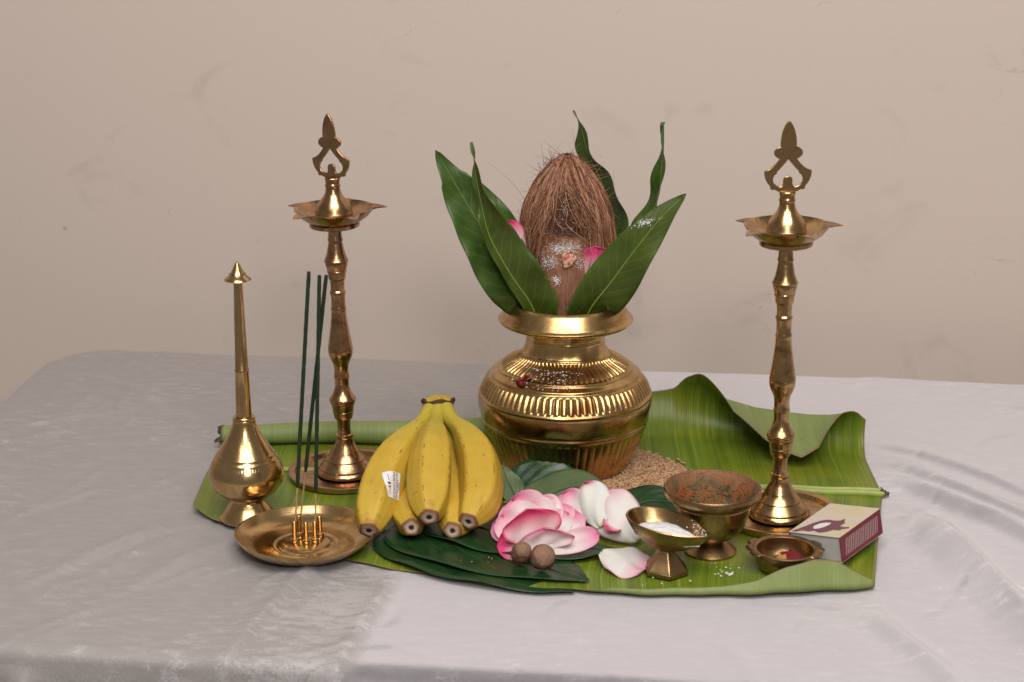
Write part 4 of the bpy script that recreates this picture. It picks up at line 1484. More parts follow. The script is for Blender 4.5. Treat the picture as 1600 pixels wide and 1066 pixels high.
class Banana:
    RAD = [(0, 0.0082), (0.08, 0.0074), (0.16, 0.0078), (0.24, 0.0100), (0.33, 0.0138), (0.45, 0.0176), (0.58, 0.0195), (0.70, 0.0198), (0.80, 0.0188), (0.88, 0.0170), (0.95, 0.0132), (1.0, 0.0094)]

    def __init__(self, ctrl, scale, twist):
        P = np.array(catmull(ctrl, 12))
        L = np.concatenate([[0], np.cumsum(np.linalg.norm(np.diff(P, axis=0), axis=1))])
        self.n = 56
        us = np.linspace(0, 1, self.n + 1)
        self.P = [Vector((np.interp(u * L[-1], L, P[:, 0]), np.interp(u * L[-1], L, P[:, 1]), np.interp(u * L[-1], L, P[:, 2]))) for u in us]
        self.len = L[-1]
        self.scale, self.twist = scale * 0.95, twist
        self.S, self.B, self.T = [], [], []
        prev = None
        for i, p in enumerate(self.P):
            t = (self.P[min(i + 1, self.n)] - self.P[max(i - 1, 0)]).normalized()
            s = t.cross(Vector((0, 0, 1))).normalized() if prev is None else (prev - t * prev.dot(t)).normalized()
            prev = s
            self.S.append(s)
            self.B.append(t.cross(s))
            self.T.append(t)

    def rad(self, u):
        return float(np.interp(u, [r[0] for r in self.RAD], [r[1] for r in self.RAD])) * self.scale

    def surf(self, u, a, off=0.0):
        x = min(max(u, 0), 1) * self.n
        i = min(int(x), self.n - 1)
        f = x - i
        p = self.P[i].lerp(self.P[i + 1], f)
        s = self.S[i].lerp(self.S[i + 1], f)
        b = self.B[i].lerp(self.B[i + 1], f)
        k = 0.060 * math.cos(5 * (a - self.twist)) + 0.018 * math.cos(10 * (a - self.twist))
        r = self.rad(u) * (1 + k * min(1, max(0, (u - 0.1) / 0.2))) + off
        return p + s * (r * math.cos(a)) + b * (r * math.sin(a))

    def build(self, label=None):
        m = 60
        V, UV, Fc = [], [], []
        o0 = BUNCH.location
        for i in range(self.n + 1):
            for k in range(m + 1):
                a = 2 * PI * k / m
                V.append(self.surf(i / self.n, a) - o0)
                UV.append((i / self.n, (k / m - self.twist / (2 * PI) + 0.5 / 5 + 2) % 1.0 if k < m else ((1 - self.twist / (2 * PI) + 0.5 / 5 + 2) % 1.0)))
        for i in range(self.n):
            for k in range(m):
                a = i * (m + 1) + k
                Fc.append((a, a + 1, a + m + 2, a + m + 1))
        o = mesh('banana', V, Fc, M['banana'], BUNCH, True, UV)
        if label:
            o['label'] = label
        # blunt blossom end, slightly sunk in the middle
        V, UV, Fc = [], [], []
        t = self.T[-1]
        prof = [(0.0, 0.0004), (0.18, 0.0000), (0.34, 0.0012), (0.62, 0.0014), (0.86, 0.0012), (0.97, 0.0006), (1.0, -0.0004)]
        for (q, h) in prof:
            for k in range(30):
                a = 2 * PI * k / 30
                jag = 1 + (0.060 * math.cos(5 * (a - self.twist)) + 0.018 * math.cos(10 * (a - self.twist)) + 0.004) * q
                V.append(self.P[-1] + self.S[-1] * (self.rad(1) * q * jag * math.cos(a)) + self.B[-1] * (self.rad(1) * q * jag * math.sin(a)) + t * h - o0)
                UV.append((min(q, 1), k / 30))
        for i in range(len(prof) - 1):
            for k in range(30):
                k2 = (k + 1) % 30
                Fc.append((i * 30 + k, i * 30 + k2, (i + 1) * 30 + k2, (i + 1) * 30 + k))
        mesh('blossom_end', V, Fc, M['banana_tip'], o, True, UV)
        return o


c = CROWN
B1 = Banana([c + Vector((-.006, -.002, .000)), (-0.0795, -0.0700, 0.0740), (-0.0910, -0.0960, 0.0665), (-0.1065, -0.1300, 0.0520), (-0.1165, -0.1600, 0.0330), (-0.1205, -0.1900, 0.0190)], 0.98, 0.3)
B2 = Banana([c + Vector((-.003, -.000, -.006)), (-0.0735, -0.0700, 0.0600), (-0.0810, -0.0990, 0.0420), (-0.0860, -0.1330, 0.0270), (-0.0870, -0.1620, 0.0215), (-0.0850, -0.1880, 0.0205)], 0.92, 0.9)
B3 = Banana([c + Vector((0, -.003, .000)), (-0.0680, -0.0720, 0.0745), (-0.0690, -0.0990, 0.0720), (-0.0700, -0.1310, 0.0620), (-0.0705, -0.1640, 0.0445), (-0.0695, -0.1950, 0.0330)], 1.0, 1.2)
B4 = Banana([c + Vector((.004, -.000, -.006)), (-0.0590, -0.0700, 0.0600), (-0.0510, -0.0990, 0.0420), (-0.0470, -0.1330, 0.0265), (-0.0475, -0.1620, 0.0205), (-0.0500, -0.1900, 0.0185)], 0.92, 0.2)
B5 = Banana([c + Vector((.007, -.002, .000)), (-0.0540, -0.0700, 0.0745), (-0.0410, -0.0950, 0.0690), (-0.0285, -0.1290, 0.0560), (-0.0275, -0.1640, 0.0370), (-0.0365, -0.1915, 0.0275)], 1.0, 0.5)
OB1 = B1.build('banana with a white sticker on its side')
for b in (B2, B3, B4, B5):
    b.build()
# crown where the hand was cut from the stalk
def ell_lathe(name, prof, sx, sy, mat, parent, loc, rot, jag=0.05):
    def fn(i, a, r, z):
        return r * (1 + jag * math.sin(3 * a + 1) + jag * 0.7 * math.sin(7 * a)), z + (0.0012 * math.sin(4 * a + 1) if r > 0.3 else 0)
    V, Fc = [], []
    n = 40
    for i, (r, z) in enumerate(prof):
        for k in range(n):
            a = 2 * PI * k / n
            rr, zz = fn(i, a, r, z)
            V.append((rr * sx * math.cos(a), rr * sy * math.sin(a), zz))
    for i in range(len(prof) - 1):
        for k in range(n):
            k2 = (k + 1) % n
            Fc.append((i * n + k, i * n + k2, (i + 1) * n + k2, (i + 1) * n + k))
    o = mesh(name, V, Fc, mat, parent, True, None, 45)
    o.location = loc
    o.rotation_euler = rot
    return o


cl = CROWN - BUNCH.location
cr = ell_lathe('crown', [(0.0, -0.016), (0.55, -0.014), (0.95, -0.008), (1.02, 0.000), (1.0, 0.0035)], 0.0140, 0.0105, M['banana'], BUNCH, cl + Vector((0, 0.004, 0.001)), (R(-12), 0, R(4)), 0.02)
ell_lathe('cut_rind', [(0.95, 0.0018), (1.07, 0.0022), (1.10, 0.0045), (1.02, 0.0062), (0.86, 0.0056), (0.84, 0.0040)], 0.0140, 0.0105, M['crown_dark'], cr, (0, 0, 0), (0, 0, 0), 0.04)
ell_lathe('cut_face', [(0.92, 0.0048), (0.70, 0.0066), (0.45, 0.0082), (0.2, 0.0098), (0.0, 0.0104)], 0.0140, 0.0105, M['crown_cut'], cr, (0, 0.001, 0), (0, 0, 0), 0.05)


# sticker with its printed words, following the skin
M['sticker'] = plain('sticker_paper', (0.80, 0.78, 0.78), 0.45, 400, 0.02, 0.05)
M['ink_blue'] = plain('print_navy', (0.035, 0.04, 0.10), 0.5)
M['ink_red'] = plain('print_red', (0.50, 0.05, 0.06), 0.5)


def text_mesh(body, size):
    cu = bpy.data.curves.new('lettering', 'FONT')
    cu.body = body
    cu.size = size
    cu.align_x = 'CENTER'
    cu.align_y = 'CENTER'
    cu.resolution_u = 2
    ob = bpy.data.objects.new('lettering', cu)
    COL.objects.link(ob)
    dg = bpy.context.evaluated_depsgraph_get()
    me = bpy.data.meshes.new_from_object(ob.evaluated_get(dg))
    bpy.data.objects.remove(ob)
    return me


def on_banana(bn, u0, a0, rot, p, q, off):
    """p, q metres on the sticker -> a point on the skin"""
    x = p * math.cos(rot) - q * math.sin(rot)
    y = p * math.sin(rot) + q * math.cos(rot)
    u = u0 + x / bn.len
    a = a0 - y / bn.rad(u0)
    return bn.surf(u, a, off) - BUNCH.location


def build_sticker(bn, ob, u0, facing, rot):
    i = int(u0 * bn.n)
    best = max((k * 0.02 for k in range(315)), key=lambda a: (bn.S[i] * math.cos(a) + bn.B[i] * math.sin(a)).dot(Vector(facing)))
    LW, LH = 0.0250, 0.0185     # along the words, across
    def inside(p, q):
        return True
    V, Fc = [], []
    n, m = 16, 12
    for a in range(n + 1):
        for b in range(m + 1):
            p, q = (a / n - 0.5), (b / m - 0.5)
            # die-cut shape: rounded, one end narrower
            wdt = 1 - 0.10 * max(0, p) * 2 - 0.10 * max(0, abs(p) - 0.44) / 0.06 * (abs(q) > 0.40)
            V.append(on_banana(bn, u0, best, rot, p * LW, q * LH * wdt, 0.00030))
            
    for a in range(n):
        for b in range(m):
            k = a * (m + 1) + b
            Fc.append((k, k + 1, k + m + 2, k + m + 1))
    st = mesh('sticker', V, Fc, M['sticker'], ob, True)
    for body, size, q, mat in (('GUADELOUPE', 0.00385, 0.0046, M['ink_blue']), ('MARTINIQUE', 0.00400, 0.0009, M['ink_blue']), ('BANANE', 0.0018, 0.0076, M['ink_blue'])):
        me = text_mesh(body, size)
        bm = bmesh.new()
        bm.from_mesh(me)
        bmesh.ops.triangulate(bm, faces=bm.faces)
        for v in bm.verts:
            v.co = on_banana(bn, u0, best, rot, v.co.x, v.co.y + q, 0.00050)
        bmesh.ops.recalc_face_normals(bm, faces=bm.faces)
        bm.to_mesh(me)
        bm.free()
        link_mesh('lettering', me, mat, st)
    def bar(p0, p1, q0, q1, mat):
        VV, FF = [], []
        for a in range(7):
            for b in (q0, q1):
                VV.append(on_banana(bn, u0, best, rot, p0 + (p1 - p0) * a / 6, b, 0.00050))
        for a in range(6):
            FF.append((a * 2, a * 2 + 1, a * 2 + 3, a * 2 + 2))
        mesh('printed_mark', VV, FF, mat, st, False)
    bar(-0.0095, -0.0035, -0.0052, -0.0047, M['ink_blue'])
    bar(0.0035, 0.0095, -0.0052, -0.0047, M['ink_blue'])
    bar(-0.0022, -0.0004, -0.0066, -0.0036, M['ink_blue'])
    bar(0.0012, 0.0028, -0.0066, -0.0036, M['ink_red'])


build_sticker(B1, OB1, 0.715, (0.66, -0.64, 0.38), R(28))


# ------------------------------------------------------------------ betel leaves on the banana leaf
BT = [M['betel_top'], M['betel_under']]
BU = [M['betel_under'], M['betel_top']]
up = (0.0, 0.0, 1.0)
BG = 'betel leaves around the flower'
build_leaf('betel_leaf', 'largest dark betel leaf, lowest of the stack under the nuts, pointing right', 'leaf',
           [((-0.108, -0.158, 0.0048), up), ((-0.070, -0.188, 0.0046), up), ((-0.028, -0.221, 0.0044), up), ((0.012, -0.251, 0.0040), up), ((0.050, -0.278, 0.0022), up)], 0.046, 0.0, BT, M['betel_rib'], BG,
           kind='heart', wave=0.0012, waves=3, cup=0.03)
build_leaf('betel_leaf', 'dark betel leaf second in the stack, its folded rim showing beside the nuts', 'leaf',
           [((-0.100, -0.148, 0.0068), up), ((-0.062, -0.176, 0.0066), up), ((-0.018, -0.208, 0.0064), up), ((0.024, -0.236, 0.0062), up), ((0.062, -0.264, 0.0050), up)], 0.047, 0.0, BT, M['betel_rib'], BG,
           kind='heart', wave=0.0014, waves=2, cup=0.04, ph=1.2)
build_leaf('betel_leaf', 'dark betel leaf on top of the stack, under the bananas and the flower', 'leaf',
           [((-0.075, -0.128, 0.0088), up), ((-0.036, -0.154, 0.0086), up), ((0.006, -0.182, 0.0084), up), ((0.046, -0.200, 0.0080), up), ((0.088, -0.206, 0.0080), up)], 0.043, 0.02, BT, M['betel_rib'], BG,
           kind='heart', wave=0.0016, waves=3, cup=0.03, ph=0.4)
build_leaf('betel_leaf', 'glossy dark betel leaf leaning against the foot of the brass pot', 'leaf',
           [((-0.002, -0.092, 0.012), (-0.15, -0.55, 0.82)), ((0.018, -0.092, 0.021), (-0.05, -0.60, 0.80)), ((0.038, -0.092, 0.024), (0.1, -0.6, 0.80)), ((0.058, -0.092, 0.019), (0.25, -0.6, 0.75)), ((0.070, -0.094, 0.013), (0.3, -0.6, 0.7))], 0.026, 0.10, BT, M['betel_rib'], BG,
           kind='heart', wave=0.0012, waves=2)
build_leaf('betel_leaf', 'olive betel leaf arched over behind the pink flower, pale side up', 'leaf',
           [((0.006, -0.148, 0.016), (-0.2, -0.45, 0.85)), ((0.032, -0.130, 0.026), (-0.15, -0.5, 0.85)), ((0.056, -0.122, 0.031), (0.1, -0.5, 0.85)), ((0.078, -0.124, 0.024), (0.45, -0.45, 0.75)), ((0.094, -0.134, 0.008), (0.7, -0.3, 0.6))], 0.0255, -0.10, BU, M['betel_rib'], BG,
           kind='heart', wave=0.0012, waves=2, cup=-0.05)
build_leaf('betel_leaf', 'small folded olive leaf standing between the bananas and the flower', 'leaf',
           [((0.0045, -0.142, 0.026), (0.3, -0.85, 0.4)), ((-0.0005, -0.138, 0.036), (0.25, -0.88, 0.35)), ((-0.0055, -0.134, 0.046), (0.2, -0.9, 0.35)), ((-0.0085, -0.130, 0.0545), (0.2, -0.9, 0.3))], 0.0112, 0.18, BU, M['betel_rib'], BG,
           kind='heart', wave=0.0006, waves=2)
build_leaf('betel_leaf', 'dark betel leaf in front of the rice, behind the boat shaped cup', 'leaf',
           [((0.090, -0.130, 0.008), (-0.2, -0.4, 0.9)), ((0.106, -0.122, 0.013), (-0.15, -0.45, 0.88)), ((0.124, -0.117, 0.016), (0, -0.5, 0.87)), ((0.142, -0.117, 0.013), (0.15, -0.5, 0.86)), ((0.156, -0.122, 0.008), (0.3, -0.4, 0.85))], 0.019, 0.05, BT, M['betel_rib'], BG,
           kind='heart', wave=0.0010, waves=2)


# ------------------------------------------------------------------ pink and white flower, loose petals, betel nuts
FB = Vector((0.032, -0.205, 0.0120))
FL = thing('rose_flower', 'open pink and white rose head lying on the dark betel leaves', 'flower', FB)
FL.scale = (0.9, 0.9, 0.9)
fan = [  # direction, normal, L, W, cup, curl, material, base shift
    ((-0.60, 0.55, 0.56), (-0.10, -0.72, 0.66), 0.056, 0.025, 0.25, -0.30, 'petal_blush', (-.004, .012, .000)),
    ((-0.34, 0.60, 0.66), (0.05, -0.75, 0.65), 0.047, 0.026, 0.25, -0.40, 'petal_white', (-.002, .010, 0)),
    ((-0.90, 0.28, 0.30), (-0.20, -0.60, 0.75), 0.059, 0.022, 0.30, -0.20, 'petal_blush', (0, .010, -.003)),
    ((-0.78, 0.22, 0.42), (-0.10, -0.74, 0.64), 0.055, 0.024, 0.30, -0.35, 'petal_white', (0, .004, 0)),
    ((-0.55, 0.40, 0.60), (-0.05, -0.80, 0.58), 0.045, 0.026, 0.30, -0.35, 'petal_white', (0, .004, 0)),
    ((0.36, 0.55, 0.42), (0.35, -0.66, 0.66), 0.044, 0.019, 0.25, -0.35, 'petal_blush', (.004, .008, 0)),
    ((0.12, 0.55, 0.52), (0.20, -0.72, 0.66), 0.046, 0.018, 0.28, -0.35, 'petal_blush', (.002, .006, 0)),
    ((0.30, 0.42, 0.44), (0.30, -0.70, 0.66), 0.037, 0.016, 0.28, -0.35, 'petal_white', (.004, .002, 0)),
    ((-0.22, 0.22, 0.72), (0.00, -0.88, 0.46), 0.038, 0.029, 0.30, 0.50, 'petal_pink', (-.012, -.004, 0)),
    ((-0.06, 0.05, 0.55), (0.04, -0.88, 0.46), 0.024, 0.028, 0.30, 0.40, 'petal_blush', (-.004, -.012, -.001)),
    ((-0.80, -0.05, 0.10), (-0.05, -0.65, 0.74), 0.040, 0.017, 0.30, 0.10, 'petal_pink', (-.010, -.004, -.003)),
    ((0.88, 0.10, 0.30), (-0.20, -0.80, 0.50), 0.052, 0.0115, 0.25, -0.15, 'petal_blush', (-.004, -.014, -.001)),
]
for q, (d, nn, L, W_, cup, curl, mt, sh) in enumerate(fan):
    build_petal('petal', sh, d, nn, L, W_, cup, curl, M[mt], FL, 0.10, 0.05, q * 1.3)
PG = 'loose petals near the flower'
tag(build_petal('rose_petal', (0.076, -0.176, 0.016), (-0.42, 0.45, 0.75), (-0.35, -0.82, 0.45), 0.046, 0.0165, -0.45, -0.5, M['petal_edge'], None, 0.3, 0.0, 0.4),
    'saddle shaped white petal with pink top edge standing behind the flower', 'petal', PG)
tag(build_petal('rose_petal', (0.107, -0.190, 0.010), (-0.62, 0.45, 0.62), (-0.10, -0.80, 0.58), 0.058, 0.0215, -0.35, -0.45, M['petal_white'], None, 0.1, 0.05, 2.0),
    'big cupped white petal propped against the boat shaped cup', 'petal', PG)
tag(build_petal('rose_petal', (0.060, -0.168, 0.014), (-0.45, 0.50, 0.55), (-0.1, -0.8, 0.55), 0.036, 0.016, 0.2, -0.3, M['petal_blush'], None, 0.1, 0.0, 1.0),
    'pink petal half hidden behind the saddle shaped white petal', 'petal', PG)
tag(build_petal('rose_petal', (0.086, -0.172, 0.016), (-0.10, -0.62, 0.22), (0.5, 0.1, 0.8), 0.022, 0.009, 0.3, -0.3, M['petal_pink'], None, 0.1, 0.0, 3.0),
    'small deep pink petal between the two standing white petals', 'petal', PG)
tag(build_petal('rose_petal', (0.0740, -0.2190, 0.0120), (0.80, -0.55, 0.02), (0.05, -0.25, 0.96), 0.043, 0.0200, -0.12, -0.25, M['petal_white'], None, 0.1, 0.12, 4.0),
    'flat heart shaped white petal with pink rim lying before the boat shaped cup', 'petal', PG)


def nut_mat():
    k = NT('betel_nut')
    ob = k.coord('Object')
    f = k.noise(ob, 420, 5, 0.7, 1.0)
    z = k.sep(ob)[2]
    col = k.mix(k.maprange(f, 0.35, 0.65, 0, 1), (0.085, 0.034, 0.020), (0.25, 0.125, 0.076))
    cap = k.maprange(k.math('ADD', z, k.math('MULTIPLY', k.math('SUBTRACT', f, 0.5), 0.006)), 0.0048, 0.0070, 0.0, 0.75)
    col = k.mix(cap, col, (0.34, 0.20, 0.13))
    k.set(Base_Color=col, Roughness=0.6, Specular_IOR_Level=0.3, Normal=k.bump(f, 0.9, 0.0016))
    return k.m


M['nut'] = nut_mat()
for (loc, r, sc3, rot, lab) in (((0.0250, -0.2440, 0.0178), 0.0106, (1.0, 1.0, 1.0), (R(50), R(20), 0), 'larger round brown betel nut, right one of the pair on the leaf'),
                                ((0.0075, -0.2350, 0.0172), 0.0092, (0.92, 0.92, 1.22), (R(30), R(20), 0), 'smaller oval brown betel nut, left one of the pair'),):
    V, Fc = [], []
    bm = bmesh.new()
    bmesh.ops.create_uvsphere(bm, u_segments=36, v_segments=24, radius=r)
    for v in bm.verts:
        d = v.co.normalized()
        f = 1 + 0.06 * noise.noise(d * 2.2 + Vector(loc) * 90) + 0.022 * noise.noise(d * 8)
        v.co = Vector((v.co.x * sc3[0] * f, v.co.y * sc3[1] * f, v.co.z * sc3[2] * f * (0.92 if d.z < 0 else 1.03)))
    me = bpy.data.meshes.new('betel_nut')
    bm.to_mesh(me)
    bm.free()
    me.polygons.foreach_set('use_smooth', [True] * len(me.polygons))
    o = link_mesh('betel_nut', me, M['nut'])
    o.location = loc
    o.rotation_euler = rot
    tag(o, lab, 'betel nut', 'betel nuts')


# ------------------------------------------------------------------ footed bowl
def bowl_inner_mat():
    k = NT('bowl_crusted_inside')
    ob = k.coord('Object')
    f = k.noise(ob, 130, 6, 0.7, 0.8)
    g = k.noise(ob, 55, 3, 0.5)
    col = k.ramp(f, [(0.34, (0.035, 0.030, 0.015)), (0.43, (0.13, 0.085, 0.030)), (0.50, (0.36, 0.085, 0.015)), (0.56, (0.17, 0.105, 0.035)), (0.62, (0.09, 0.085, 0.030)), (0.70, (0.34, 0.25, 0.15))])
    col = k.mix(k.maprange(g, 0.46, 0.60, 0, 0.8), col, (0.085, 0.080, 0.028))
    z = k.sep(ob)[2]
    bare = k.maprange(k.math('ADD', z, k.math('MULTIPLY', f, 0.02)), 0.060, 0.068, 0.0, 0.9)
    col = k.mix(bare, col, (0.34, 0.18, 0.10))
    k.set(Base_Color=col, Roughness=0.6, Metallic=k.math('MULTIPLY', bare, 0.7), Normal=k.bump(f, 0.8, 0.003))
    return k.m


M['bowl_inner'] = bowl_inner_mat()


def build_footed_bowl():
    root = thing('footed_bowl', 'footed brass bowl crusted with orange and green residue inside', 'bowl', (0.1669, -0.1987, 0.0030))
    foot = [(0.0, 0.0), (0.0205, 0.0), (0.0217, 0.0008), (0.0217, 0.0022), (0.0205, 0.0032), (0.0165, 0.0062), (0.0125, 0.0092), (0.0102, 0.0108), (0.0098, 0.0118), (0.0104, 0.0126)]
    lathe('foot', foot, 72, M['brass_aged'], root)
    outer = [(0.0100, 0.0122), (0.0160, 0.0142), (0.0225, 0.0185), (0.0272, 0.0245), (0.0300, 0.0320), (0.0316, 0.0400), (0.0326, 0.0445), (0.0332, 0.0448), (0.0330, 0.0462), (0.0352, 0.0484), (0.0388, 0.0508), (0.0404, 0.0524), (0.0408, 0.0548), (0.0407, 0.0578), (0.0400, 0.0588), (0.0390, 0.0584)]
    lathe('cup', outer, 112, M['brass_aged'], root, None, 38, False, False)
    inner = [(0.0390, 0.0584), (0.0376, 0.0555), (0.0352, 0.0520), (0.0322, 0.0470), (0.0300, 0.0400), (0.0280, 0.0320), (0.0240, 0.0245), (0.0170, 0.0190), (0.0, 0.0175)]
    lathe('inside', inner, 112, M['bowl_inner'], root, lambda i, a, r, z: (r + (0.0007 * noise.noise(Vector((a * 6, z * 300, 3))) if 0.02 < z < 0.055 else 0), z), 60, False, False)


build_footed_bowl()
# clinging crumbs of paste on the wall of the bowl
V, Fc = [], []
M['crust'] = plain('turmeric_crust', (0.26, 0.075, 0.018), 0.7, 300, 0.5, 0.7, 0.0012)
for q in range(90):
    a = random.uniform(R(20), R(160)) if random.random() < .8 else random.uniform(0, 2 * PI)
    z = random.uniform(0.020, 0.050)
    r = float(np.interp(z, [0.0190, 0.0245, 0.032, 0.040, 0.047, 0.052], [0.0170, 0.0240, 0.0280, 0.0300, 0.0322, 0.0352])) - 0.0006
    s = random.uniform(0.0005, 0.0013)
    b = len(V)
    cpt = Vector((0.1669 + r * math.cos(a), -0.1987 + r * math.sin(a), 0.003 + z))
    for i in range(5):
        for k in range(8):
            th, ph = PI * i / 4, 2 * PI * k / 8
            rr = s * (0.8 + 0.4 * random.random())
            V.append(cpt + Vector((rr * math.sin(th) * math.cos(ph), rr * math.sin(th) * math.sin(ph) * 0.7, rr * 0.7 * math.cos(th))))
    for i in range(4):
        for k in range(8):
            k2 = (k + 1) % 8
            Fc.append((b + i * 8 + k, b + (i + 1) * 8 + k, b + (i + 1) * 8 + k2, b + i * 8 + k2))
o = mesh('turmeric_crumbs', V, Fc, M['crust'], None, True)
tag(o, 'orange turmeric crumbs clinging to the inside of the footed bowl', 'turmeric', None, 'stuff')


# ------------------------------------------------------------------ boat-shaped cup with white powder
CUP = Vector((0.1260, -0.2392, 0.0030))
CUP_ROT = R(-34)


def boat_ring(s, z, n=72, inset=0.0):
    out = []
    for k in range(n):
        a = 2 * PI * k / n
        w = math.atan2(math.sin(a), math.cos(a))
        lip = math.exp(-(w / 0.30) ** 2)
        rx = 0.0355 + 0.0045 * lip * s - inset
        ry = 0.0225 * (1 - 0.13 * math.cos(a)) - inset
        sx = s ** 0.95
        out.append(Vector((rx * math.cos(a) * sx - 0.0006, ry * math.sin(a) * s, z + 0.0028 * s * s * (-math.cos(a)) * 0.9)))
    return out


def loft(name, rings, mat, parent, cap0=False, cap1=False, sharp=40):
    n = len(rings[0])
    V = [v for r in rings for v in r]
    Fc = []
    for i in range(len(rings) - 1):
        for k in range(n):
            k2 = (k + 1) % n
            Fc.append((i * n + k, i * n + k2, (i + 1) * n + k2, (i + 1) * n + k))
    if cap0:
        Fc.append(tuple(range(n - 1, -1, -1)))
    if cap1:
        Fc.append(tuple((len(rings) - 1) * n + k for k in range(n)))
    return mesh(name, V, Fc, mat, parent, True, None, sharp)


def build_boat_cup():
    root = thing('boat_cup', 'small boat shaped brass cup on faceted foot holding white powder', 'cup', CUP, (0, 0, CUP_ROT))
    rings = [boat_ring(s, z) for s, z in ((0.16, 0.0205), (0.30, 0.0212), (0.50, 0.0240), (0.68, 0.0285), (0.82, 0.0335), (0.93, 0.0385), (1.0, 0.0432))]
    rings += [boat_ring(1.0, 0.0440, inset=0.0006), boat_ring(0.99, 0.0436, inset=0.0016), boat_ring(0.91, 0.0388, inset=0.0018), boat_ring(0.80, 0.0342, inset=0.0018), boat_ring(0.64, 0.0296, inset=0.0018), boat_ring(0.44, 0.0254, inset=0.0015), boat_ring(0.2, 0.0232)]
    loft('bowl', rings, M['brass_aged'], root, True, True)

    def hexr(r, z, tw=0.0):
        return [Vector((r * math.cos(PI / 3 * k + tw) * 1.05, r * math.sin(PI / 3 * k + tw), z)) for k in range(6)]
    tw = R(8)
    f = loft('faceted_foot', [hexr(0.0180, 0.0, tw), hexr(0.0190, 0.0006, tw), hexr(0.0190, 0.0038, tw), hexr(0.0178, 0.0046, tw), hexr(0.0172, 0.0050, tw), hexr(0.0110, 0.0130, tw), hexr(0.0070, 0.0192, tw), hexr(0.0072, 0.0204, tw), hexr(0.0092, 0.0222, tw)],
             M['brass_aged'], root, True, True, 20)
    b = f.modifiers.new('edge', 'BEVEL')
    b.width = 0.0005
    b.segments = 2
    b.limit_method = 'ANGLE'


build_boat_cup()
V, Fc = [], []
N_, NR = 64, 22
for i in range(NR + 1):
    for k in range(N_):
        a = 2 * PI * k / N_
        q = i / NR
        base = boat_ring(0.83, 0.0, N_, 0.0019)[k]
        p = Vector((base.x * q - 0.004 * q * 0, base.y * q, 0.0))
        z = 0.0348 + 0.0030 * (1 - q * q) - 0.10 * max(0.0, p.x) * 0.9
        z += 0.0010 * noise.noise(Vector((p.x * 160, p.y * 160, 1))) + 0.0005 * noise.noise(Vector((p.x * 520, p.y * 520, 2)))
        V.append(Vector((p.x, p.y, z - (0.0025 if i == NR else 0))))
for i in range(NR):
    for k in range(N_):
        k2 = (k + 1) % N_
        Fc.append((i * N_ + k, (i + 1) * N_ + k, (i + 1) * N_ + k2, i * N_ + k2))
o = mesh('powder_heap', V, Fc, M['powder'], None, True)
o.location = CUP
o.rotation_euler = (0, 0, CUP_ROT)
tag(o, 'white powder filling the boat shaped brass cup', 'powder', None, 'stuff')
pts = []
for q in range(70):
    a = random.gauss(R(25), 0.45)
    s = random.uniform(0.84, 0.99)
    v = boat_ring(s, float(np.interp(s, [0.80, 0.91, 0.99], [0.0342, 0.0388, 0.0436])), 360, 0.0020)[int(math.degrees(a)) % 360]
    pts.append(tuple(CUP + Matrix.Rotation(CUP_ROT, 3, 'Z') @ v))
specks('powder_grains', pts, M['powder'], 'white powder grains stuck to the inner lip of the boat shaped cup', 'powder', 0.0003, 0.0009)
pts = [(random.gauss(0.1735, 0.006), random.gauss(-0.2375, 0.010), 0.0046) for _ in range(16)] + [(random.gauss(0.1775, 0.0018), random.gauss(-0.2480, 0.0014), 0.0048) for _ in range(26)]
pts += [(random.gauss(0.13, 0.02), random.gauss(-0.262, 0.006), 0.0044) for _ in range(5)]
specks('spilled_powder', pts, M['powder'], 'white powder crumbs spilled on the banana leaf before the footed bowl', 'powder', 0.0004, 0.0011)
specks('leaf_crumbs', [(random.uniform(-0.05, 0.02), random.uniform(-0.245, -0.215), 0.0108) for _ in range(7)], M['paddy'], 'tiny pale crumbs scattered on the dark betel leaf left of the nuts', 'crumbs', 0.0005, 0.0009)


# ------------------------------------------------------------------ small bowl with kumkum
SB = Vector((0.2235, -0.2370, 0.0030))


def build_small_bowl():
    root = thing('small_bowl', 'small squat brass bowl with lobed lugs holding red powder', 'bowl', SB, (0, 0, R(-6)))
    pr = [(0.0, 0.0), (0.0150, 0.0), (0.0190, 0.0015), (0.0225, 0.0055), (0.0243, 0.0105), (0.0246, 0.0150), (0.0240, 0.0178), (0.0252, 0.0186), (0.0268, 0.0192), (0.0272, 0.0200), (0.0264, 0.0206), (0.0245, 0.0204),
          (0.0232, 0.0192), (0.0230, 0.0150), (0.0222, 0.0095), (0.0195, 0.0050), (0.0140, 0.0028), (0.0, 0.0026)]
    wgt = [0, 0, 0, 0, 0, 0, 0, 0.4, 1.0, 1.0, 0.85, 0.2, 0, 0, 0, 0, 0, 0]
    lugs = [R(158), R(184), R(210), R(-28), R(-2), R(24)]

    def fn(i, a, r, z):
        e = 0.0
        for s in lugs:
            q = abs(math.atan2(math.sin(a - s), math.cos(a - s))) / 0.24
            if q < 1:
                e = max(e, math.sqrt(1 - q * q))
        return r + wgt[i] * 0.0050 * e, z
    lathe('dish', pr, 220, M['brass_aged'], root, fn, 42)


build_small_bowl()
M['kumkum'] = plain('kumkum_powder', (0.17, 0.012, 0.014), 0.85, 500, 0.5, 0.8, 0.0012)
M['turmeric'] = plain('turmeric_lump', (0.50, 0.26, 0.08), 0.8, 400, 0.3, 0.8, 0.0012)


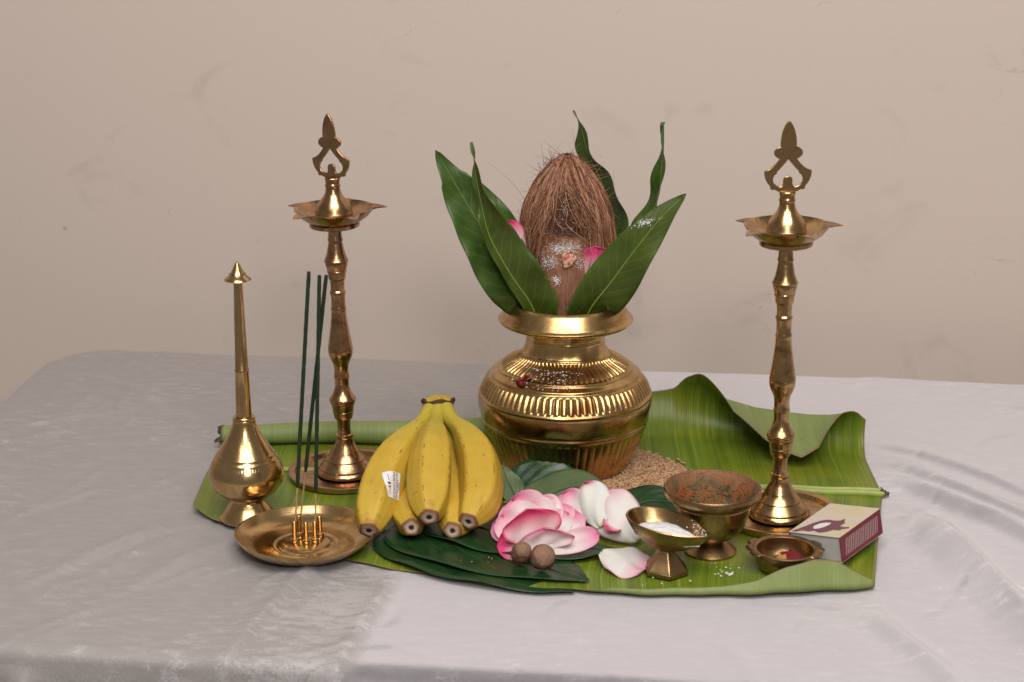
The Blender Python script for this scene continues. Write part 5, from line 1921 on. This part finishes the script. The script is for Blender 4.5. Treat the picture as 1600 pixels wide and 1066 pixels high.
def lump(name, loc, rx, ry, h, mat, seed, amp=0.25):
    V, Fc = [], []
    n, m = 30, 10
    for i in range(m + 1):
        for k in range(n):
            a = 2 * PI * k / n
            q = i / m
            f = 1 + amp * noise.noise(Vector((math.cos(a) * 1.6, math.sin(a) * 1.6, seed)))
            x, y = rx * q * f * math.cos(a), ry * q * f * math.sin(a)
            z = h * (1 - q * q) * (1 + 0.5 * noise.noise(Vector((x * 350, y * 350, seed)))) - (0.001 if i == m else 0)
            V.append((x, y, z))
    for i in range(m):
        for k in range(n):
            k2 = (k + 1) % n
            Fc.append((i * n + k, (i + 1) * n + k, (i + 1) * n + k2, i * n + k2))
    o = mesh(name, V, Fc, mat, None, True)
    o.location = loc
    return o


tag(lump('kumkum_heap', SB + Vector((0.0045, 0.0055, 0.0060)), 0.0140, 0.0115, 0.0085, M['kumkum'], 4.0), 'dark red kumkum powder heaped in the small squat bowl', 'kumkum', None, 'stuff')
tag(lump('turmeric_lump', SB + Vector((-0.0035, 0.0000, 0.0090)), 0.0050, 0.0042, 0.0060, M['turmeric'], 9.0, 0.5), 'pale orange turmeric lump beside the red powder in the small bowl', 'turmeric')


# ------------------------------------------------------------------ matchbox leaning on the lamp's base plate
def card_mat(name, a, b, sc_=60, rough=0.5):
    k = NT(name)
    ob = k.coord('Object')
    f = k.noise(ob, sc_, 4, 0.55, 0.5)
    col = k.mix(k.maprange(f, 0.35, 0.7, 0, 1), a, b)
    k.set(Base_Color=col, Roughness=rough, Specular_IOR_Level=0.35)
    return k.m


M['card_cream'] = card_mat('card_cream', (0.60, 0.52, 0.46), (0.58, 0.51, 0.30), 45)
M['card_grey'] = card_mat('card_grey', (0.50, 0.47, 0.45), (0.56, 0.53, 0.50), 50)
M['card_maroon'] = card_mat('card_maroon', (0.17, 0.022, 0.04), (0.21, 0.03, 0.05), 90)
M['card_dark'] = card_mat('card_print_plum', (0.15, 0.05, 0.075), (0.19, 0.07, 0.095), 200)
M['card_white'] = card_mat('card_print_white', (0.72, 0.70, 0.68), (0.76, 0.74, 0.70), 200)
M['card_hatch'] = card_mat('card_hatch', (0.45, 0.34, 0.32), (0.52, 0.42, 0.38), 300)


def build_matchbox():
    L, W, H = 0.0678, 0.0483, 0.0226
    a, b, c_ = -0.68616, -0.16033, 0.06381
    rot = Matrix.Rotation(a, 4, 'Z') @ Matrix.Rotation(c_, 4, 'X') @ Matrix.Rotation(b, 4, 'Y')
    root = thing('matchbox', 'tilted cream and maroon matchbox resting on the lamp foot behind the small bowl', 'matchbox')
    root.matrix_world = Matrix.Translation((0.27172, -0.19851, 0.0202)) @ rot
    x, y, z = W / 2, L / 2, H / 2
    t = 0.0005

    def box(name, x0, x1, y0, y1, z0, z1, mat, bev=0.0004):
        V = [(x0, y0, z0), (x1, y0, z0), (x1, y1, z0), (x0, y1, z0), (x0, y0, z1), (x1, y0, z1), (x1, y1, z1), (x0, y1, z1)]
        Fc = [(3, 2, 1, 0), (4, 5, 6, 7), (0, 1, 5, 4), (1, 2, 6, 5), (2, 3, 7, 6), (3, 0, 4, 7)]
        o = mesh(name, V, Fc, mat, root, False)
        m = o.modifiers.new('edge', 'BEVEL')
        m.width = bev
        m.segments = 2
        return o
    # sleeve: four thin card walls open at both ends
    top = box('sleeve_top', -x, x, -y, y, z - t, z, M['card_cream'], 0.0002)
    box('sleeve_bottom', -x, x, -y, y, -z, -z + t, M['card_cream'], 0.0002)
    right = box('striking_side', x - t, x + 0.0001, -y, y, -z + t, z - t, M['card_maroon'], 0.00015)
    box('striking_side', -x - 0.0001, -x + t, -y, y, -z + t, z - t, M['card_maroon'], 0.00015)
    # inner tray: its pale end closes the sleeve just inside
    tr = box('drawer', -x + 2 * t, x - 2 * t, -y + 0.0012, y - 0.0012, -z + 2 * t, z - 2.5 * t, M['card_grey'], 0.0003)

    def flat_print(name, pts, mat, zz, parent):
        cx = sum(p[0] for p in pts) / len(pts)
        cy = sum(p[1] for p in pts) / len(pts)
        V = [(p[0], p[1], zz) for p in pts]
        mesh(name, V, [tuple(range(len(pts)))], mat, parent, False)
    # printed plum figure with a pale flame near the front left of the lid (u across, v along)
    def uvp(pts):
        return [(-x + u * W, -y + v * L) for u, v in pts]
    body = uvp([(0.03, 0.02), (0.14, 0.20), (0.22, 0.36), (0.30, 0.45), (0.40, 0.49), (0.52, 0.48), (0.62, 0.50), (0.64, 0.56), (0.68, 0.55), (0.70, 0.50), (0.76, 0.44), (0.74, 0.34), (0.84, 0.32), (0.92, 0.34), (0.95, 0.30), (0.86, 0.25), (0.84, 0.20),
                (0.72, 0.20), (0.66, 0.12), (0.56, 0.07), (0.48, 0.09), (0.42, 0.11), (0.34, 0.07), (0.22, 0.08), (0.12, 0.02)])
    flat_print('printed_figure', body, M['card_dark'], z + 0.00006, top)
    flame = uvp([(0.30, 0.26), (0.34, 0.34), (0.42, 0.39), (0.52, 0.40), (0.53, 0.33), (0.50, 0.26), (0.44, 0.19), (0.37, 0.17), (0.32, 0.20)])
    flat_print('printed_flame', flame, M['card_white'], z + 0.00012, top)
    # hatched striking patch: slanted pale strokes on maroon
    V, Fc = [], []
    n = 19
    for k in range(n):
        f0 = -0.80 + 1.60 * k / n
        f1 = f0 + 0.034
        for (yy, zz) in ((f0 * y, -0.62 * z), (f1 * y, -0.62 * z), (f1 * y + 0.0026, 0.62 * z), (f0 * y + 0.0026, 0.62 * z)):
            V.append((x + 0.00018, yy, zz))
        q = len(V)
        Fc.append((q - 4, q - 3, q - 2, q - 1))
    hs = mesh('striker_hatching', V, Fc, M['card_hatch'], right, False)
    hs['kind'] = 'stuff'
    return root


build_matchbox()
